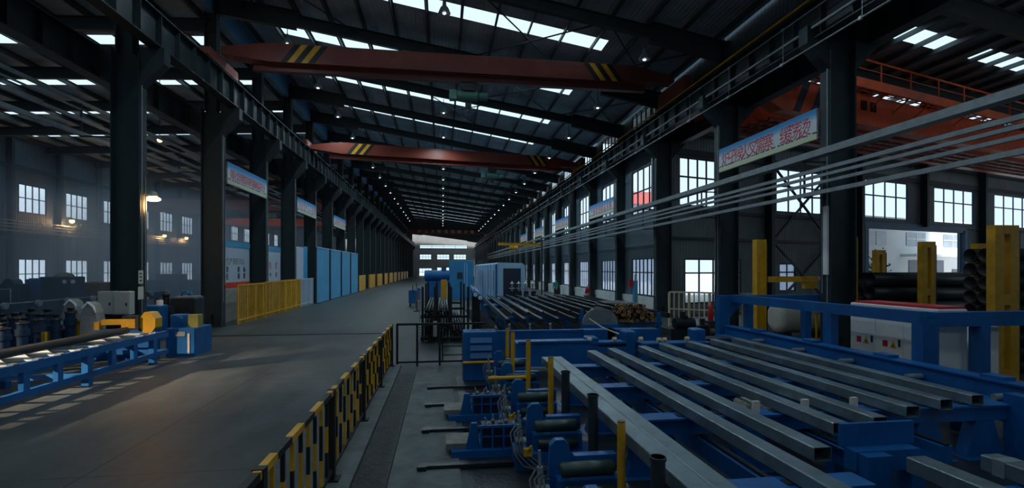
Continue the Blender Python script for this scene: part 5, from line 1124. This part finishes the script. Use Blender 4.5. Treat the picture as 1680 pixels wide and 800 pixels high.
    # people -----------------------------------------------------------------------------
    def person(px, d, zf, height, top, label, turn, crouch=False):
        p = at(px, 440, d); s = height/1.72; t = thing('person', (p.x, p.y, zf), label, 'person')
        R = Matrix.Rotation(turn, 3, 'Z')
        def skin(name, pts, edges, rad, m_, parent, lev=2):
            me = D.meshes.new(name); me.from_pydata([tuple(R @ (Vector(q)*s)) for q in pts], edges, []); o = D.objects.new(name, me); C.objects.link(o); o.parent = parent; ORG[o.name] = ORG[t.name]
            o.modifiers.new('skin', 'SKIN'); lay = me.skin_vertices[0]
            for i, r in enumerate(rad): lay.data[i].radius = (r[0]*s, r[1]*s) if isinstance(r, tuple) else (r*s, r*s)
            lay.data[0].use_root = True; sb = o.modifiers.new('sub', 'SUBSURF'); sb.levels = lev; sb.render_levels = lev; me.materials.append(M[m_])
            dg = bpy.context.evaluated_depsgraph_get(); ev = o.evaluated_get(dg); nm = D.meshes.new_from_object(ev); o.modifiers.clear(); o.data = nm
            if not nm.materials: nm.materials.append(M[m_])
            for pl in nm.polygons: pl.use_smooth = True
            return o
        J = dict(pel=(0, 0, .96), sp=(0, -.01, 1.15), ch=(0, 0, 1.33), nk=(0, 0, 1.47), hd=(0, .02, 1.56), tp=(0, .02, 1.67))
        pts, ed, rd = [], [], []
        def v(q, r, fr=None):
            pts.append(q); rd.append(r); i = len(pts)-1
            if fr is not None: ed.append((fr, i))
            return i
        a = v(J['pel'], (.15, .11)); b = v(J['sp'], (.135, .10), a); c = v(J['ch'], (.15, .105), b); n = v(J['nk'], .055, c); h = v(J['hd'], (.078, .092), n); v(J['tp'], (.06, .07), h)
        v((0, .105, 1.555), .016, h)
        for sx in (-1, 1):
            v((sx*.085, .02, 1.56), .014, h)
            sh = v((sx*.18, 0, 1.40), .062, c); el = v((sx*.235, .03, 1.13), .044, sh); wr = v((sx*.21, .16 if not crouch else .22, .93 if not crouch else 1.02), .03, el); pa = v((sx*.20, .21, .87 if not crouch else 1.0), (.04, .022), wr)
            for k in range(4): f1 = v((sx*(.17+.02*k), .245, .80 if not crouch else .96), .009, pa); v((sx*(.168+.02*k), .25, .755-.01*abs(k-1.5) if not crouch else .92), .008, f1)
            v((sx*.145, .23, .85 if not crouch else .99), .01, pa)
            hp = v((sx*.09, 0, .88), .095, a); kn = v((sx*.10, .035, .50), .062, hp); an = v((sx*.10, -.01, .09), .042, kn); v((sx*.11, .13, .04), .04, an)
        body = skin('body', pts, ed, rd, 'skin', t)
        e_ = MB()
        def loc(q): return Vector(ORG[t.name]) + R @ (Vector(q)*s)
        for sx in (-1, 1): e_.sphere(loc((sx*.032, .098, 1.575)), .011*s, 8, 6)
        e_.build('eyes', 'hair', t); MB().box(loc((0, .1, 1.508)), (.045*s, .012*s, .008*s), turn).build('mouth', 'maroon', t)
        skin('jacket', [J['pel'], J['sp'], J['ch'], (0, 0, 1.43), (-.18, 0, 1.40), (-.235, .03, 1.13), (-.212, .15, .95 if not crouch else 1.03), (.18, 0, 1.40), (.235, .03, 1.13), (.212, .15, .95 if not crouch else 1.03), (0, 0, .84)], [(0, 1), (1, 2), (2, 3), (2, 4), (4, 5), (5, 6), (2, 7), (7, 8), (8, 9), (0, 10)], [(.175, .135), (.165, .125), (.18, .13), .085, .082, .06, .047, .082, .06, .047, (.185, .14)], top, t)
        skin('trousers', [(0, 0, .95), (-.09, 0, .86), (-.10, .035, .50), (-.10, -.005, .12), (.09, 0, .86), (.10, .035, .50), (.10, -.005, .12)], [(0, 1), (1, 2), (2, 3), (0, 4), (4, 5), (5, 6)], [(.15, .12), .105, .078, .065, .105, .078, .065], 'trousers', t)
        skin('hair', [(0, 0, 1.60), (0, .0, 1.675), (0, .05, 1.69)], [(0, 1), (1, 2)], [(.095, .095), (.085, .09), (.05, .05)], 'hair', t, 1)
        for sx in (-1, 1): skin('shoe', [(sx*.10, -.05, .045), (sx*.105, .06, .045), (sx*.11, .15, .035)], [(0, 1), (1, 2)], [.05, .052, .042], 'black', t, 1)
        return t
    struct_z = 0.0
    person(912, 48, 0.0, 1.78, 'teal', 'person in a teal jacket standing beside the right wall columns', 2.4)
    person(965, 36, 0.0, 1.66, 'maroon', 'person in a maroon jacket bending over the bars near the right wall', 2.0, True)
# ================================================================== LIGHT, HAZE, CAMERA
def build_light():
    w = D.worlds.new('World'); bpy.context.scene.world = w; w.use_nodes = True; nt = w.node_tree; bg = nt.nodes['Background']
    bg.inputs['Color'].default_value = (.71, .87, 1.0, 1); bg.inputs['Strength'].default_value = SKY
    def portal(c, n, sx, sy):
        l = D.lights.new('daylight_portal', 'AREA'); l.shape = 'RECTANGLE'; l.size = sx; l.size_y = sy; l.cycles.is_portal = True
        o = D.objects.new('daylight_portal', l); C.objects.link(o); o.location = c; o.rotation_euler = Vector(n).to_track_quat('-Z', 'Z').to_euler()
    n = Vector((U.y, -U.x, 0))
    for a, b, c, d in [(tpx(1418), tpx(1574), 0, 5.8)] + [(tpx(p), tpx(q), 6.55, 9.5) for p, q in ((1113, 1174), (1272, 1352), (1413, 1488), (1531, 1596), (1630, 1720))] + [(tpx(1122), tpx(1215), .65, 3.4)]:
        portal(P0 + U*((a+b)/2) - n*.1 + Vector((0, 0, (c+d)/2)), n, b-a, d-c)
    for k in range(-3, 7):
        u0 = 47.3+5.33*k+1.5
        for z, h in ((8.7, 2.4), (2.3, 2.6)): portal((XW-.1, u0, z), (1, 0, 0), 3, h)
    for k in range(5, 12):
        a, b = YR[k], YR[k+1]
        for z, h in ((2.25, 2.4), (7.9, 2.95), (12.45, 1.3)): portal((XR+.35, a+(b-a)*.51, z), (-1, 0, 0), (b-a)*.58, h)
    e = P0 + U*52
    for i in range(8):
        portal((XW+7.4+12*i, -6.2, 8.1), (0, 1, 0), 9, 2.2)
    for i in range(4):
        for z, h in ((2.6, 3.2), (8.3, 3.8)): portal((e.x+.15, .8+11*i, z), (-1, 0, 0), 8, h)
    s = D.lights.new('facade_sun', 'SUN'); s.energy = 3.6; s.angle = math.radians(12); s.color = (1, .97, .92)  # added under an overcast sky to brighten the facade across the yard
    so = D.objects.new('facade_sun', s); C.objects.link(so); so.location = (20, -30, 60); so.rotation_euler = (Vector((-U.y, U.x, 0))*.5 + Vector((0, 0, -.86))).to_track_quat('-Z', 'Y').to_euler()
    # smoke in the left hall
    m = D.materials.new('smoke_volume'); m.use_nodes = True; nt = m.node_tree; N = nt.nodes; N.clear(); L = nt.links
    v = N.new('ShaderNodeVolumePrincipled'); v.inputs['Color'].default_value = (.60, .80, 1, 1); v.inputs['Anisotropy'].default_value = .2
    tc = N.new('ShaderNodeTexCoord'); nz = N.new('ShaderNodeTexNoise'); nz.inputs['Scale'].default_value = .14; nz.inputs['Detail'].default_value = 4; L.new(tc.outputs['Object'], nz.inputs['Vector'])
    mr = N.new('ShaderNodeMapRange'); mr.inputs[1].default_value = .42; mr.inputs[2].default_value = .75; mr.inputs[3].default_value = .004; mr.inputs[4].default_value = .026; L.new(nz.outputs['Fac'], mr.inputs[0])
    # denser plume standing in the middle of the hall
    sp = N.new('ShaderNodeVectorMath'); sp.operation = 'DISTANCE'; L.new(tc.outputs['Object'], sp.inputs[0]); sp.inputs[1].default_value = (PLUME.x-SM.x, PLUME.y-SM.y, PLUME.z)
    m2 = N.new('ShaderNodeMapRange'); m2.inputs[1].default_value = 0; m2.inputs[2].default_value = 9.5; m2.inputs[3].default_value = .26; m2.inputs[4].default_value = 0; L.new(sp.outputs['Value'], m2.inputs[0])
    m3 = N.new('ShaderNodeMath'); m3.operation = 'MULTIPLY'; L.new(m2.outputs[0], m3.inputs[0]); L.new(nz.outputs['Fac'], m3.inputs[1])
    ad = N.new('ShaderNodeMath'); ad.operation = 'ADD'; L.new(mr.outputs[0], ad.inputs[0]); L.new(m3.outputs[0], ad.inputs[1])
    L.new(ad.outputs[0], v.inputs['Density']); o = N.new('ShaderNodeOutputMaterial'); L.new(v.outputs[0], o.inputs['Volume'])
    b = MB().span((-34.6, 22.8, .1), (-13.0, 95, 8.8)).build('smoke_haze', m); tag(b, 'bluish smoke haze hanging in the left hall around the orange lamps', 'smoke', None, 'stuff'); b.display_type = 'WIRE'

def main():
    setup_materials()
    M['green_dk'] = mat('dark_green_roller', (.035, .07, .065), .3, .2, .3, 3.); M['blue_l2'] = mat('louvre_blue', (.02, .16, .42), .4, 0, .2, 2.); M['blue_mid'] = mat('cabin_blue', (.03, .24, .50), .5, 0, .2, 1.)
    M['paper_d'] = mat('dirty_tray', (.26, .26, .23), .7, 0, .5, 3., .2); M['board_white'] = mat('board_white', (.50, .60, .74), .6, 0, .08, .8); M['blue_frame'] = mat('door_blue_frame', (.05, .14, .26), .5, 0, .2, 1.)
    M['out_red'] = mat('red_fascia', (.70, .16, .14), .7); M['blue_dk'] = mat('dark_blue_paint', (.02, .055, .12), .45, 0, .3, 2.)
    build_shell(); build_overhead(); build_right(); build_mid(); build_left(); build_light()
    cam = D.cameras.new('Camera'); cam.sensor_width = 36; cam.lens = 36*FPX/1680; cam.shift_y = 40/1680; cam.clip_end = 600; cam.clip_start = .05
    co = D.objects.new('Camera', cam); C.objects.link(co); co.location = CAM; co.rotation_euler = (PI/2, 0, -TH)
    sc = bpy.context.scene; sc.camera = co
    vs = sc.view_settings; vs.view_transform = 'Standard'; vs.look = 'None'; vs.gamma = 1; vs.use_curve_mapping = False; vs.exposure = EXPO
    cy = sc.cycles; cy.max_bounces = 7; cy.diffuse_bounces = 4; cy.glossy_bounces = 3; cy.transparent_max_bounces = 12; cy.volume_bounces = 1; cy.use_denoising = True; cy.sample_clamp_indirect = 4; cy.volume_step_rate = 3; cy.volume_max_steps = 128; cy.caustics_reflective = False; cy.caustics_refractive = False
SKY, EXPO = .92, .45
SM = Vector((-23.8, 58.9, .1)); PLUME = Vector((-23.5, 45, 3.5))
main()
